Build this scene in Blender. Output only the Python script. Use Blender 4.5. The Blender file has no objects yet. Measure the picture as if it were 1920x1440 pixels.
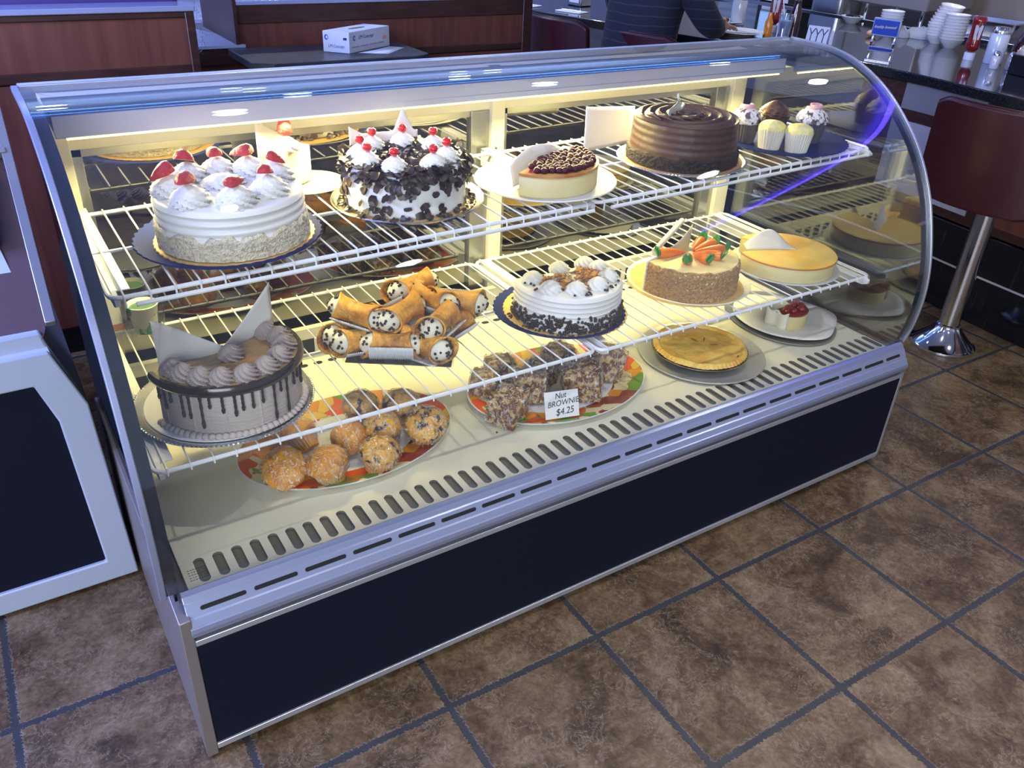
import bpy, bmesh, math, random
from mathutils import Vector, Matrix, noise
PI = math.pi
R = math.radians
random.seed(7)
C = bpy.context.scene.collection
SC = bpy.context.scene

# ------------------------------------------------------------------ camera, world, lights, exposure
CAM = Vector((-0.5951195, -1.0713564, 1.5760334))
YAW, PITCH, ROLL, FPX = 0.5897190, 0.5382989, 0.0519513, 1558.889
cd = bpy.data.cameras.new('camera'); cam = bpy.data.objects.new('camera', cd); C.objects.link(cam)
_d = Vector((math.cos(PITCH) * math.sin(YAW), math.cos(PITCH) * math.cos(YAW), -math.sin(PITCH)))
_r = Vector((math.cos(YAW), -math.sin(YAW), 0)); _u = _r.cross(_d)
_r2 = _r * math.cos(ROLL) + _u * math.sin(ROLL); _u2 = _u * math.cos(ROLL) - _r * math.sin(ROLL)
cam.matrix_world = Matrix(((_r2.x, _u2.x, -_d.x, CAM.x), (_r2.y, _u2.y, -_d.y, CAM.y), (_r2.z, _u2.z, -_d.z, CAM.z), (0, 0, 0, 1)))
cd.sensor_fit = 'HORIZONTAL'; cd.sensor_width = 36; cd.lens = 36 * FPX / 1920
cd.clip_start = 0.02; cd.clip_end = 60
SC.camera = cam

w = bpy.data.worlds.new('world'); SC.world = w; w.use_nodes = True
w.node_tree.nodes['Background'].inputs[0].default_value = (0.70, 0.78, 1.0, 1)
w.node_tree.nodes['Background'].inputs[1].default_value = 0.42

def area(name, loc, aim, sx, sy, power, col):
    l = bpy.data.lights.new(name, 'AREA'); l.shape = 'RECTANGLE'; l.size = sx; l.size_y = sy
    l.energy = power; l.color = col
    o = bpy.data.objects.new(name, l); C.objects.link(o); o.location = loc
    o.rotation_euler = (Vector(aim) - Vector(loc)).to_track_quat('-Z', 'Y').to_euler()
    return o
# daylight through the shop windows behind the photographer
area('window_daylight', (-2.6, -3.6, 1.9), (0.6, 0.6, 0.5), 3.2, 1.8, 150, (0.86, 0.91, 1.0))
area('booth_blue_fill', (-2.6, .9, 2.2), (-.2, 2.2, 0.9), 1.6, 0.8, 170, (0.34, 0.42, 1.0))  # added blue fill for the LED tint on the booths, not daylight
area('ceiling_fill', (1.6, 4.4, 2.25), (1.6, 4.5, 2.75), 6.0, .5, 62, (0.55, 0.70, 1.0))  # unseen fill, added to brighten the ceiling
# ceiling spots; the last pair has no lamp, added to brighten the deck
def spot(name, loc, power, col, size=R(110), blend=.8):
    l = bpy.data.lights.new(name, 'SPOT'); l.energy = power; l.color = col; l.spot_size = size; l.spot_blend = blend; l.shadow_soft_size = .03
    o = bpy.data.objects.new(name, l); C.objects.link(o); o.location = loc; return o
for _x, _y, _p in ((3.6, 1.2, 34), (3.7, 2.6, 34), (2.8, -.6, 30), (1.2, -1.6, 34), (-.6, -1.9, 30), (1.0, 4.2, 90), (-1.2, 4.6, 70), (3.0, 4.6, 60), (4.4, .2, 20), (.15, .05, 32), (1.25, .05, 32)):  # rear spots are boosted to brighten the back wall
    spot('downlight_and_fill', (_x, _y, 2.72), _p, (1.0, .95, .88))

SC.view_settings.view_transform = 'Standard'; SC.view_settings.look = 'None'
SC.view_settings.exposure = 0.27; SC.view_settings.gamma = 1.0
SC.view_settings.use_curve_mapping = False
SC.cycles.max_bounces = 10; SC.cycles.transparent_max_bounces = 24
SC.cycles.glossy_bounces = 5; SC.cycles.transmission_bounces = 6; SC.cycles.diffuse_bounces = 3
SC.cycles.caustics_reflective = False; SC.cycles.caustics_refractive = False
SC.cycles.sample_clamp_indirect = 6.0

# ------------------------------------------------------------------ materials
MATS = {}
def mat(name, col, rough=0.5, metal=0.0, col2=None, scale=20.0, bump=0.0, bscale=None, coat=0.0, sss=0.0,
        emis=None, estr=0.0, spec=0.5, ramp=(0.35, 0.65), stretch=None, sheen=0, detail=5, alpha=1.0):
    if name in MATS: return MATS[name]
    m = bpy.data.materials.new(name); m.use_nodes = True; nt = m.node_tree; N = nt.nodes; L = nt.links
    b = N['Principled BSDF']
    b.inputs['Base Color'].default_value = (*col, 1); b.inputs['Roughness'].default_value = rough
    b.inputs['Metallic'].default_value = metal; b.inputs['Coat Weight'].default_value = coat
    b.inputs['Specular IOR Level'].default_value = spec
    b.inputs['Coat Roughness'].default_value = 0.08
    if sss: b.inputs['Subsurface Weight'].default_value = sss; b.inputs['Subsurface Radius'].default_value = (0.01, 0.007, 0.004); b.inputs['Subsurface Scale'].default_value = 0.5
    if emis: b.inputs['Emission Color'].default_value = (*emis, 1); b.inputs['Emission Strength'].default_value = estr
    if alpha < 1: b.inputs['Alpha'].default_value = alpha
    tc = None
    if col2 or bump:
        tc = N.new('ShaderNodeTexCoord'); mp = N.new('ShaderNodeMapping')
        if stretch: mp.inputs['Scale'].default_value = stretch
        L.new(tc.outputs['Object'], mp.inputs['Vector'])
    if col2:
        n = N.new('ShaderNodeTexNoise'); n.inputs['Scale'].default_value = scale; n.inputs['Detail'].default_value = detail
        L.new(mp.outputs[0], n.inputs['Vector'])
        r = N.new('ShaderNodeValToRGB'); r.color_ramp.elements[0].position = ramp[0]; r.color_ramp.elements[1].position = ramp[1]
        r.color_ramp.elements[0].color = (*col, 1); r.color_ramp.elements[1].color = (*col2, 1)
        L.new(n.outputs['Fac'], r.inputs[0]); L.new(r.outputs[0], b.inputs['Base Color'])
    if bump:
        n2 = N.new('ShaderNodeTexNoise'); n2.inputs['Scale'].default_value = bscale or scale; n2.inputs['Detail'].default_value = 4
        L.new(mp.outputs[0], n2.inputs['Vector'])
        bp = N.new('ShaderNodeBump'); bp.inputs['Strength'].default_value = bump; bp.inputs['Distance'].default_value = 0.01
        L.new(n2.outputs['Fac'], bp.inputs['Height']); L.new(bp.outputs[0], b.inputs['Normal'])
    MATS[name] = m
    return m

def glassy(name, tint=(1, 1, 1), gloss=(1, 1, 1), ior=1.5, extra=0.0, rough=0.0, bump=0.0, bscale=30):
    """clear pane: light passes through, fresnel part is mirrored"""
    if name in MATS: return MATS[name]
    m = bpy.data.materials.new(name); m.use_nodes = True; nt = m.node_tree; N = nt.nodes; L = nt.links
    for n in list(N): N.remove(n)
    out = N.new('ShaderNodeOutputMaterial'); mx = N.new('ShaderNodeMixShader')
    t = N.new('ShaderNodeBsdfTransparent'); t.inputs[0].default_value = (*tint, 1)
    g = N.new('ShaderNodeBsdfGlossy'); g.inputs['Color'].default_value = (*gloss, 1); g.inputs['Roughness'].default_value = rough
    f = N.new('ShaderNodeFresnel'); f.inputs['IOR'].default_value = ior
    geo = N.new('ShaderNodeNewGeometry')
    ma = N.new('ShaderNodeMath'); ma.operation = 'ADD'; ma.inputs[1].default_value = extra; ma.use_clamp = True
    # the fresnel node turns its ior over on back faces; keep the outside value on both sides
    mi = N.new('ShaderNodeMix'); mi.data_type = 'FLOAT'; mi.inputs[2].default_value = ior; mi.inputs[3].default_value = 1.0 / ior
    L.new(geo.outputs['Backfacing'], mi.inputs[0]); L.new(mi.outputs[0], f.inputs['IOR'])
    L.new(f.outputs[0], ma.inputs[0]); L.new(ma.outputs[0], mx.inputs[0])
    L.new(t.outputs[0], mx.inputs[1]); L.new(g.outputs[0], mx.inputs[2]); L.new(mx.outputs[0], out.inputs[0])
    if bump:
        n2 = N.new('ShaderNodeTexNoise'); n2.inputs['Scale'].default_value = bscale; n2.inputs['Detail'].default_value = 3
        tc = N.new('ShaderNodeTexCoord'); L.new(tc.outputs['Object'], n2.inputs['Vector'])
        bp = N.new('ShaderNodeBump'); bp.inputs['Strength'].default_value = bump; bp.inputs['Distance'].default_value = 0.01
        L.new(n2.outputs['Fac'], bp.inputs['Height']); L.new(bp.outputs[0], g.inputs['Normal']); L.new(bp.outputs[0], f.inputs['Normal'])
    MATS[name] = m
    return m

GLASS = glassy('clear_glass', (0.98, 0.99, 0.985), (0.9, 0.95, 1.0))
SIDEG = glassy('side_glass', (0.80, 0.84, 0.84), (0.9, 0.93, 0.96), extra=0.16)
MIRG = glassy('door_glass', (0.32, 0.30, 0.27), (0.80, 0.80, 0.78), extra=0.40)
WRAP = glassy('cling_film', (0.99, 0.99, 0.99), (1, 1, 1), ior=1.42, extra=0.03, rough=0.07, bump=1.0, bscale=75)
def crease_glints(m):
    # pale streaks mixed in along noise lines stand for glints on creases
    nt = m.node_tree; N = nt.nodes; L = nt.links
    out = [n for n in N if n.type == 'OUTPUT_MATERIAL'][0]; src = out.inputs[0].links[0].from_socket
    tc = N.new('ShaderNodeTexCoord'); mp = N.new('ShaderNodeMapping'); mp.inputs['Scale'].default_value = (1, 1, .45); mp.inputs['Rotation'].default_value = (.5, .4, .9)
    L.new(tc.outputs['Object'], mp.inputs[0])
    n = N.new('ShaderNodeTexNoise'); n.inputs['Scale'].default_value = 34; n.inputs['Detail'].default_value = 3; n.inputs['Distortion'].default_value = 2.6; L.new(mp.outputs[0], n.inputs['Vector'])
    a = N.new('ShaderNodeMath'); a.operation = 'SUBTRACT'; a.inputs[1].default_value = .5; L.new(n.outputs['Fac'], a.inputs[0])
    b = N.new('ShaderNodeMath'); b.operation = 'ABSOLUTE'; L.new(a.outputs[0], b.inputs[0])
    r = N.new('ShaderNodeValToRGB'); r.color_ramp.elements[0].position = .0; r.color_ramp.elements[0].color = (.62, .62, .62, 1); r.color_ramp.elements[1].position = .035; r.color_ramp.elements[1].color = (0, 0, 0, 1)
    L.new(b.outputs[0], r.inputs[0])
    g = N.new('ShaderNodeBsdfPrincipled'); g.inputs['Base Color'].default_value = (.92, .92, .90, 1); g.inputs['Roughness'].default_value = .25
    mx = N.new('ShaderNodeMixShader'); L.new(r.outputs[0], mx.inputs[0]); L.new(src, mx.inputs[1]); L.new(g.outputs[0], mx.inputs[2]); L.new(mx.outputs[0], out.inputs[0])
crease_glints(WRAP)
CLEARP = glassy('clear_plastic', (0.97, 0.97, 0.97), (1, 1, 1), ior=1.5, rough=0.08, bump=0.6, bscale=40)
WHITE = mat('white_enamel', (0.80, 0.81, 0.78), 0.35)
WIREM = mat('white_coated_wire', (0.84, 0.86, 0.88), 0.3, coat=0.3)
CREAMM = mat('cream_painted_metal', (0.84, 0.81, 0.63), 0.38, col2=(0.79, 0.76, 0.58), scale=3)
ALU = mat('brushed_aluminium', (0.62, 0.65, 0.72), 0.32, 0.75)
ALUL = mat('satin_aluminium', (0.38, 0.43, 0.62), 0.26, 0.65)
ALUD = mat('dull_aluminium', (0.28, 0.25, 0.24), 0.45, 0.6)
CHROME = mat('chrome', (0.75, 0.77, 0.80), 0.08, 1.0)
STEEL = mat('stainless_steel', (0.50, 0.51, 0.53), 0.25, 1.0)
NAVYP = mat('navy_laminate', (0.0060, 0.0080, 0.018), 0.62, bump=0.15, bscale=700, spec=0.12)
BLACK = mat('black_gloss', (0.010, 0.011, 0.014), 0.25)
FRIT = mat('black_edge_band', (0.012, 0.018, 0.035), 0.18)
DARK = mat('dark_void', (0.006, 0.006, 0.008), 0.8)
SLOTG = mat('slot_inside', (0.17, 0.17, 0.135), 0.7)
WOOD = mat('cherry_wood', (0.160, 0.056, 0.036), 0.38, col2=(0.115, 0.038, 0.026), scale=6, stretch=(6, 6, 0.5), spec=0.4)
WOODD = mat('dark_cherry_trim', (0.060, 0.024, 0.018), 0.35, col2=(0.035, 0.013, 0.010), scale=8, stretch=(1, 6, 6))
VINYL = mat('burgundy_vinyl', (0.042, 0.007, 0.012), 0.34, bump=0.12, bscale=350, coat=0.15)
GRANITE = mat('black_granite', (0.010, 0.012, 0.014), 0.06, col2=(0.035, 0.04, 0.042), scale=160, ramp=(0.5, 0.75), coat=0.5)
GREYL = mat('grey_laminate', (0.23, 0.23, 0.25), 0.5, col2=(0.20, 0.20, 0.215), scale=2)
BTILE = mat('black_polished_tile', (0.006, 0.006, 0.009), 0.12, col2=(0.03, 0.03, 0.035), scale=5, ramp=(0.62, 0.8), stretch=(1, 12, 1))
PAPER = mat('parchment', (0.86, 0.85, 0.78), 0.6, sss=0.0)
WPLAST = mat('white_plastic', (0.80, 0.82, 0.84), 0.4)
CERAM = mat('white_ceramic', (0.82, 0.83, 0.84), 0.2, coat=0.4)

# ------------------------------------------------------------------ mesh helpers
class MB:
    def __init__(s): s.v = []; s.f = []; s.mi = []; s.m = 0
    def add(s, vs, fs, m=None):
        o = len(s.v); s.v += [tuple(v) for v in vs]
        for f in fs: s.f.append([i + o for i in f]); s.mi.append(s.m if m is None else m)
        return s
    def box(s, x0, x1, y0, y1, z0, z1, m=None):
        return s.add([(x0,y0,z0),(x1,y0,z0),(x1,y1,z0),(x0,y1,z0),(x0,y0,z1),(x1,y0,z1),(x1,y1,z1),(x0,y1,z1)],
                     [(0,3,2,1),(4,5,6,7),(0,1,5,4),(1,2,6,5),(2,3,7,6),(3,0,4,7)], m)
    def lathe(s, prof, n=48, a0=0.0, a1=2*PI, c=(0,0,0), rad=None, m=None):
        """prof: (r, z) from bottom axis to top axis.  rad(a, r, z) may reshape the radius"""
        full = abs(a1 - a0 - 2*PI) < 1e-6; k = n if full else n + 1; o = len(s.v); P = len(prof)
        for i in range(k):
            a = a0 + (a1 - a0) * i / n
            for r, z in prof:
                if rad: r, z = rad(a, r, z)
                s.v.append((c[0] + r*math.cos(a), c[1] + r*math.sin(a), c[2] + z))
        mm = s.m if m is None else m
        for i in range(n):
            j = (i + 1) % k
            for p in range(P - 1):
                s.f.append([o+i*P+p, o+j*P+p, o+j*P+p+1, o+i*P+p+1]); s.mi.append(mm)
        if not full:
            s.f.append([o + p for p in range(P)]); s.mi.append(mm)
            s.f.append([o + n*P + p for p in reversed(range(P))]); s.mi.append(mm)
        return s
    def tube(s, pts, r, n=8, m=None, closed=False):
        pts = [Vector(p) for p in pts]; K = len(pts); o = len(s.v); prev = None
        for i, p in enumerate(pts):
            t = (pts[(i+1) % K] - pts[i-1]) if closed else (pts[min(i+1, K-1)] - pts[max(i-1, 0)])
            t = t.normalized() if t.length > 1e-9 else Vector((0, 0, 1))
            if prev is None:
                up = Vector((0, 0, 1)) if abs(t.z) < 0.9 else Vector((1, 0, 0)); a = t.cross(up).normalized()
            else:
                a = (prev - t * prev.dot(t)).normalized()
            prev = a; b = t.cross(a); rr = r[i] if isinstance(r, (list, tuple)) else r
            for q in range(n):
                an = 2*PI*q/n; s.v.append(tuple(p + a*math.cos(an)*rr + b*math.sin(an)*rr))
        mm = s.m if m is None else m
        for i in range(K if closed else K - 1):
            j = (i + 1) % K
            for q in range(n):
                s.f.append([o+i*n+q, o+i*n+(q+1) % n, o+j*n+(q+1) % n, o+j*n+q]); s.mi.append(mm)
        if not closed:
            s.f.append([o+q for q in reversed(range(n))]); s.mi.append(mm)
            s.f.append([o+(K-1)*n+q for q in range(n)]); s.mi.append(mm)
        return s
    def prism(s, poly, axis, a, b, m=None):
        """extrude a 2D polygon along an axis: 'x' -> (y,z), 'y' -> (x,z), 'z' -> (x,y)"""
        n = len(poly)
        def P(u, v, t): return (t, u, v) if axis == 'x' else (u, t, v) if axis == 'y' else (u, v, t)
        vs = [P(u, v, a) for u, v in poly] + [P(u, v, b) for u, v in poly]
        fs = [[i, (i+1) % n, n+(i+1) % n, n+i] for i in range(n)] + [list(range(n))[::-1], list(range(n, 2*n))]
        return s.add(vs, fs, m)
    def grid(s, fn, nu, nv, m=None, wrapu=False):
        o = len(s.v); mm = s.m if m is None else m; U = nu if wrapu else nu + 1
        for i in range(U):
            for j in range(nv + 1): s.v.append(tuple(fn(i/nu, j/nv)))
        W = nv + 1
        for i in range(nu):
            k = (i + 1) % U
            for j in range(nv): s.f.append([o+i*W+j, o+k*W+j, o+k*W+j+1, o+i*W+j+1]); s.mi.append(mm)
        return s
    def blob(s, c, rx, ry, rz, n=10, k=6, rot=0.0, jit=0.0, m=None):
        o = Vector(c)
        def fn(u, v):
            a = 2*PI*u; b = PI*v - PI/2
            x, y, z = rx*math.cos(b)*math.cos(a), ry*math.cos(b)*math.sin(a), rz*math.sin(b)
            if jit:
                q = 1 + jit*noise.noise(Vector((x, y, z))*90 + o*31); x *= q; y *= q; z *= q
            return (c[0] + x*math.cos(rot) - y*math.sin(rot), c[1] + x*math.sin(rot) + y*math.cos(rot), c[2] + z)
        return s.grid(fn, n, k, m, True)

def obj(name, mb, mats, parent=None, smooth=True, bevel=0.0, solid=0.0, subd=0, ang=40, recalc=True):
    me = bpy.data.meshes.new(name); me.from_pydata(mb.v, [], mb.f)
    mats = mats if isinstance(mats, (list, tuple)) else [mats]
    for m in mats: me.materials.append(m)
    for p, i in zip(me.polygons, mb.mi): p.material_index = min(i, len(mats)-1); p.use_smooth = smooth
    if recalc:
        bm = bmesh.new(); bm.from_mesh(me); bmesh.ops.remove_doubles(bm, verts=bm.verts, dist=1e-6)
        bmesh.ops.recalc_face_normals(bm, faces=bm.faces); bm.to_mesh(me); bm.free()
    me.update()
    if smooth:
        try: me.set_sharp_from_angle(angle=R(ang))
        except Exception: pass
    o = bpy.data.objects.new(name, me); C.objects.link(o)
    if parent: o.parent = parent
    if solid:
        q = o.modifiers.new('s', 'SOLIDIFY'); q.thickness = solid; q.offset = 0
    if bevel:
        q = o.modifiers.new('b', 'BEVEL'); q.width = bevel; q.segments = 2; q.limit_method = 'ANGLE'; q.angle_limit = R(35)
    if subd:
        q = o.modifiers.new('u', 'SUBSURF'); q.levels = subd; q.render_levels = subd
    return o

def tag(o, label, cat, group=None):
    o['label'] = label; o['category'] = cat
    if group: o['group'] = group
    return o
def thing(name, label, cat, loc=(0, 0, 0), rz=0.0, group=None):
    o = bpy.data.objects.new(name, None); C.objects.link(o); o.location = loc; o.rotation_euler = (0, 0, rz)
    o.empty_display_size = 0.05
    return tag(o, label, cat, group)
def struct(name, mb, m, **k):
    o = obj(name, mb, m, **k); o['kind'] = 'structure'; return o
def dup(root, loc, rz=0.0, label=None, rot=None, scale=None):
    """copy a thing, its parts and sub-parts"""
    r = root.copy(); C.objects.link(r); r.location = loc; r.rotation_euler = rot if rot else (0, 0, rz)
    if label: r['label'] = label
    if scale: r.scale = scale
    for ch in list(root.children):
        c = ch.copy(); C.objects.link(c); c.parent = r
        for g in ch.children:
            d = g.copy(); C.objects.link(d); d.parent = c
    return r
def text(body, size, m, parent, loc, rot, shear=0.0, name='lettering', ext=0.0003, sx=1.0, align='LEFT'):
    cu = bpy.data.curves.new(name, 'FONT'); cu.body = body; cu.size = size; cu.shear = shear; cu.extrude = ext
    cu.align_x = align; cu.materials.append(m)
    tmp = bpy.data.objects.new(name, cu); C.objects.link(tmp); bpy.context.view_layer.update()
    me = bpy.data.meshes.new_from_object(tmp.evaluated_get(bpy.context.evaluated_depsgraph_get()))
    bpy.data.objects.remove(tmp); me.materials.clear(); me.materials.append(m)
    t = bpy.data.objects.new(name, me); C.objects.link(t); t.parent = parent; t.location = loc
    t.rotation_euler = rot; t.scale = (sx, 1, 1)
    return t
def rounded(x0, x1, y0, y1, r, n=5):
    p = []
    for cx, cy, a in ((x1-r, y1-r, 0), (x0+r, y1-r, 90), (x0+r, y0+r, 180), (x1-r, y0+r, 270)):
        for i in range(n+1):
            t = R(a + 90*i/n); p.append((cx + r*math.cos(t), cy + r*math.sin(t)))
    return p

# ------------------------------------------------------------------ the room
def floor_material():
    m = bpy.data.materials.new('stone_floor_tiles'); m.use_nodes = True; nt = m.node_tree; N = nt.nodes; L = nt.links
    b = N['Principled BSDF']
    def math_(op, a, c=None, cl=False):
        n = N.new('ShaderNodeMath'); n.operation = op; n.use_clamp = cl
        for i, q in enumerate((a, c)):
            if q is None: continue
            if isinstance(q, (int, float)): n.inputs[i].default_value = q
            else: L.new(q, n.inputs[i])
        return n.outputs[0]
    tc = N.new('ShaderNodeTexCoord'); mp = N.new('ShaderNodeMapping')
    mp.inputs['Rotation'].default_value = (0, 0, 0.0059967); mp.inputs['Scale'].default_value = (1/.41, 1/.41, 1/.41)
    L.new(tc.outputs['Object'], mp.inputs['Vector'])
    def noise_(scale, detail=4, rough=.55, src=None, dist=0):
        n = N.new('ShaderNodeTexNoise'); n.inputs['Scale'].default_value = scale; n.inputs['Detail'].default_value = detail
        n.inputs['Roughness'].default_value = rough; n.inputs['Distortion'].default_value = dist
        L.new(src or mp.outputs[0], n.inputs['Vector']); return n.outputs['Fac']
    sx = N.new('ShaderNodeSeparateXYZ'); L.new(mp.outputs[0], sx.inputs[0])
    wob = math_('MULTIPLY', math_('SUBTRACT', noise_(26, 3), .5), .012)
    wob2 = math_('MULTIPLY', math_('SUBTRACT', noise_(64, 2), .5), .046)
    wsum = math_('ADD', wob, wob2)
    ds = []
    for a in (0, 1):
        p = math_('ADD', sx.outputs[a], .5)
        ds.append(math_('ABSOLUTE', math_('SUBTRACT', math_('FRACT', p), .5)))
    d = math_('ADD', math_('MINIMUM', ds[0], ds[1]), wsum)
    cr = N.new('ShaderNodeValToRGB'); L.new(d, cr.inputs[0])      # 0 grout .. 1 tile
    cr.color_ramp.elements[0].position = .0185; cr.color_ramp.elements[0].color = (0, 0, 0, 1)
    cr.color_ramp.elements[1].position = .0212; cr.color_ramp.elements[1].color = (1, 1, 1, 1)
    edge = N.new('ShaderNodeValToRGB'); L.new(d, edge.inputs[0])  # chipped pale arris
    for i, (p, v) in enumerate(((.0190, 0), (.0222, 1), (.0255, 0))):
        e = edge.color_ramp.elements[i] if i < 2 else edge.color_ramp.elements.new(p)
        e.position = p; e.color = (v, v, v, 1)
    # per tile random
    fl = N.new('ShaderNodeVectorMath'); fl.operation = 'FLOOR'; L.new(mp.outputs[0], fl.inputs[0])
    wn = N.new('ShaderNodeTexWhiteNoise'); L.new(fl.outputs[0], wn.inputs['Vector'])
    off = N.new('ShaderNodeVectorMath'); off.operation = 'MULTIPLY_ADD'; off.inputs[1].default_value = (7, 7, 7)
    L.new(wn.outputs['Color'], off.inputs[0]); L.new(mp.outputs[0], off.inputs[2])
    n1 = noise_(2.6, 8, .62, off.outputs[0], 0.6); n2 = noise_(11, 8, .7, off.outputs[0], 1.2); n3 = noise_(42, 5, .6, off.outputs[0], .4)
    v = math_('ADD', math_('MULTIPLY', n1, .52), math_('ADD', math_('MULTIPLY', n2, .30), math_('MULTIPLY', n3, .18)))
    v = math_('ADD', v, math_('MULTIPLY', math_('SUBTRACT', wn.outputs['Value'], .5), .05))
    c = N.new('ShaderNodeValToRGB'); L.new(v, c.inputs[0])
    cols = [(.37, (.030, .017, .008)), (.45, (.075, .044, .020)), (.52, (.140, .090, .045)), (.59, (.205, .145, .080)), (.70, (.34, .270, .175))]
    c.color_ramp.elements[0].position = cols[0][0]; c.color_ramp.elements[0].color = (*cols[0][1], 1)
    c.color_ramp.elements[1].position = cols[-1][0]; c.color_ramp.elements[1].color = (*cols[-1][1], 1)
    for p, q in cols[1:-1]:
        e = c.color_ramp.elements.new(p); e.color = (*q, 1)
    vn = math_('ABSOLUTE', math_('SUBTRACT', noise_(9, 6, .65, off.outputs[0], 1.6), .5))      # pale veins in the stone pattern
    vr = N.new('ShaderNodeValToRGB'); L.new(vn, vr.inputs[0]); vr.color_ramp.elements[0].color = (1, 1, 1, 1); vr.color_ramp.elements[1].position = .018; vr.color_ramp.elements[1].color = (0, 0, 0, 1)
    vm = N.new('ShaderNodeMix'); vm.data_type = 'RGBA'; vm.inputs[7].default_value = (.40, .33, .24, 1)
    vmask = math_('MULTIPLY', vr.outputs[0], math_('MULTIPLY', math_('GREATER_THAN', noise_(3.2, 3, .5, off.outputs[0]), .50), .42))
    L.new(vmask, vm.inputs[0]); L.new(c.outputs[0], vm.inputs[6])
    g = N.new('ShaderNodeValToRGB'); L.new(noise_(5, 4), g.inputs[0])
    g.color_ramp.elements[0].color = (.016, .018, .021, 1); g.color_ramp.elements[1].color = (.055, .057, .058, 1)
    mx = N.new('ShaderNodeMix'); mx.data_type = 'RGBA'; L.new(cr.outputs[0], mx.inputs[0]); L.new(g.outputs[0], mx.inputs[6]); L.new(vm.outputs[2], mx.inputs[7])
    mx2 = N.new('ShaderNodeMix'); mx2.data_type = 'RGBA'; mx2.inputs[7].default_value = (.36, .31, .24, 1)
    ef = math_('MULTIPLY', edge.outputs[0], math_('MULTIPLY', noise_(30, 2), .9))
    L.new(ef, mx2.inputs[0]); L.new(mx.outputs[2], mx2.inputs[6]); L.new(mx2.outputs[2], b.inputs['Base Color'])
    b.inputs['Roughness'].default_value = .42
    rr = N.new('ShaderNodeMapRange'); rr.inputs[3].default_value = .36; rr.inputs[4].default_value = .60
    L.new(n2, rr.inputs[0]); L.new(rr.outputs[0], b.inputs['Roughness'])
    hh = math_('ADD', math_('MULTIPLY', cr.outputs[0], 1.0), math_('ADD', math_('MULTIPLY', n2, .25), math_('MULTIPLY', n3, .12)))
    bp = N.new('ShaderNodeBump'); bp.inputs['Strength'].default_value = .55; bp.inputs['Distance'].default_value = .004
    L.new(hh, bp.inputs['Height']); L.new(bp.outputs[0], b.inputs['Normal'])
    return m
struct('floor', MB().add([(-5, -3.5, 0), (6.2, -3.5, 0), (6.2, 7, 0), (-5, 7, 0)], [(0, 1, 2, 3)]), floor_material(), smooth=False)
CEIL = mat('painted_ceiling', (0.50, 0.56, 0.74), 0.8)
struct('ceiling', MB().box(-5, 6.2, -3.5, 7, 2.75, 2.85), CEIL, smooth=False)
WALLT = mat('beige_tiled_wall', (0.50, 0.42, 0.33), 0.4, col2=(0.44, 0.365, 0.285), scale=1.5)
struct('wall_right', MB().box(5.35, 5.45, -3.5, 7, 0, 2.75), WALLT, smooth=False)
struct('wall_back', MB().box(-5, 6.2, 6.2, 6.3, 0, 2.75), mat('blue_grey_wall', (0.34, 0.38, 0.56), 0.6), smooth=False)

# recessed downlights and the blue cove light, seen mirrored in the curved glass
LEDW = mat('downlight_lens', (1, 1, 1), 0.4, emis=(0.95, 0.98, 1.0), estr=14)
def downlight(first=[None], loc=(0, 0, 0)):
    if first[0] is None:
        t = thing('ceiling_light', 'round recessed white downlight in the grey blue ceiling', 'ceiling light', loc, 0, 'downlights in the ceiling')
        obj('trim_ring', MB().lathe([(.075, 0), (.105, -.006), (.11, -.004), (.11, .0)], 24), WHITE, t)
        obj('lens', MB().lathe([(0, -.001), (.075, -.001), (.075, .002), (0, .002)], 24), LEDW, t)
        first[0] = t; return t
    return dup(first[0], loc)
for x, y in ((-.9, 2.9), (-.2, 3.7), (.9, 2.9), (1.0, 4.8), (2.2, 3.6), (2.9, 5.0), (-1.2, 4.6), (.35, 1.9), (2.0, 2.0), (3.7, 2.6), (3.6, 1.2), (4.4, .2), (1.0, 4.2), (3.0, 4.6), (-.6, -1.9), (1.2, -1.6), (2.8, -.6)):
    downlight(loc=(x, y, 2.749))
neon = obj('neon_tube', MB().tube([(-1.2, 3.0, 2.70), (4.6, 3.0, 2.70)], .016, 10), mat('blue_neon', (.1, .2, 1), .4, emis=(0.08, 0.28, 1.0), estr=12))
tag(neon, 'long straight blue neon tube under the ceiling, mirrored in the curved glass', 'neon light')
neon2 = obj('neon_tube', MB().tube([(4.0, .9, 2.70), (4.0, -2.6, 2.70)], .018, 10), mat('violet_neon', (.2, .1, 1), .4, emis=(0.10, 0.05, 1.0), estr=9))
tag(neon2, 'violet neon tube above the back bar, mirrored in the right end glass', 'neon light')

# ------------------------------------------------------------------ the display case
XL, XR = -.485, 1.680
case = thing('display_case', 'long refrigerated display case with a curved glass front, black base and white wire shelves', 'display case')
GP = [(.182, .425), (.168, .49), (.163, .578), (.172, .66), (.196, .751), (.240, .865), (.306, .971), (.388, 1.057), (.483, 1.128), (.594, 1.177), (.677, 1.195), (.76, 1.199), (.842, 1.200)]
def smooth_profile(P, k=5):
    out = []
    for i in range(len(P) - 1):
        p0 = P[max(i-1, 0)]; p1 = P[i]; p2 = P[i+1]; p3 = P[min(i+2, len(P)-1)]
        for j in range(k):
            t = j / k
            out.append(tuple(.5*((2*p1[a]) + (-p0[a]+p2[a])*t + (2*p0[a]-5*p1[a]+4*p2[a]-p3[a])*t*t + (-p0[a]+3*p1[a]-3*p2[a]+p3[a])*t**3) for a in (0, 1)))
    return out + [P[-1]]
GS = smooth_profile(GP)
def offs(P, d):
    out = []
    for i in range(len(P)):
        a = P[max(i-1, 0)]; b = P[min(i+1, len(P)-1)]; t = Vector((b[0]-a[0], b[1]-a[1])).normalized()
        out.append((P[i][0] - t.y*d, P[i][1] + t.x*d))
    return out
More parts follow.
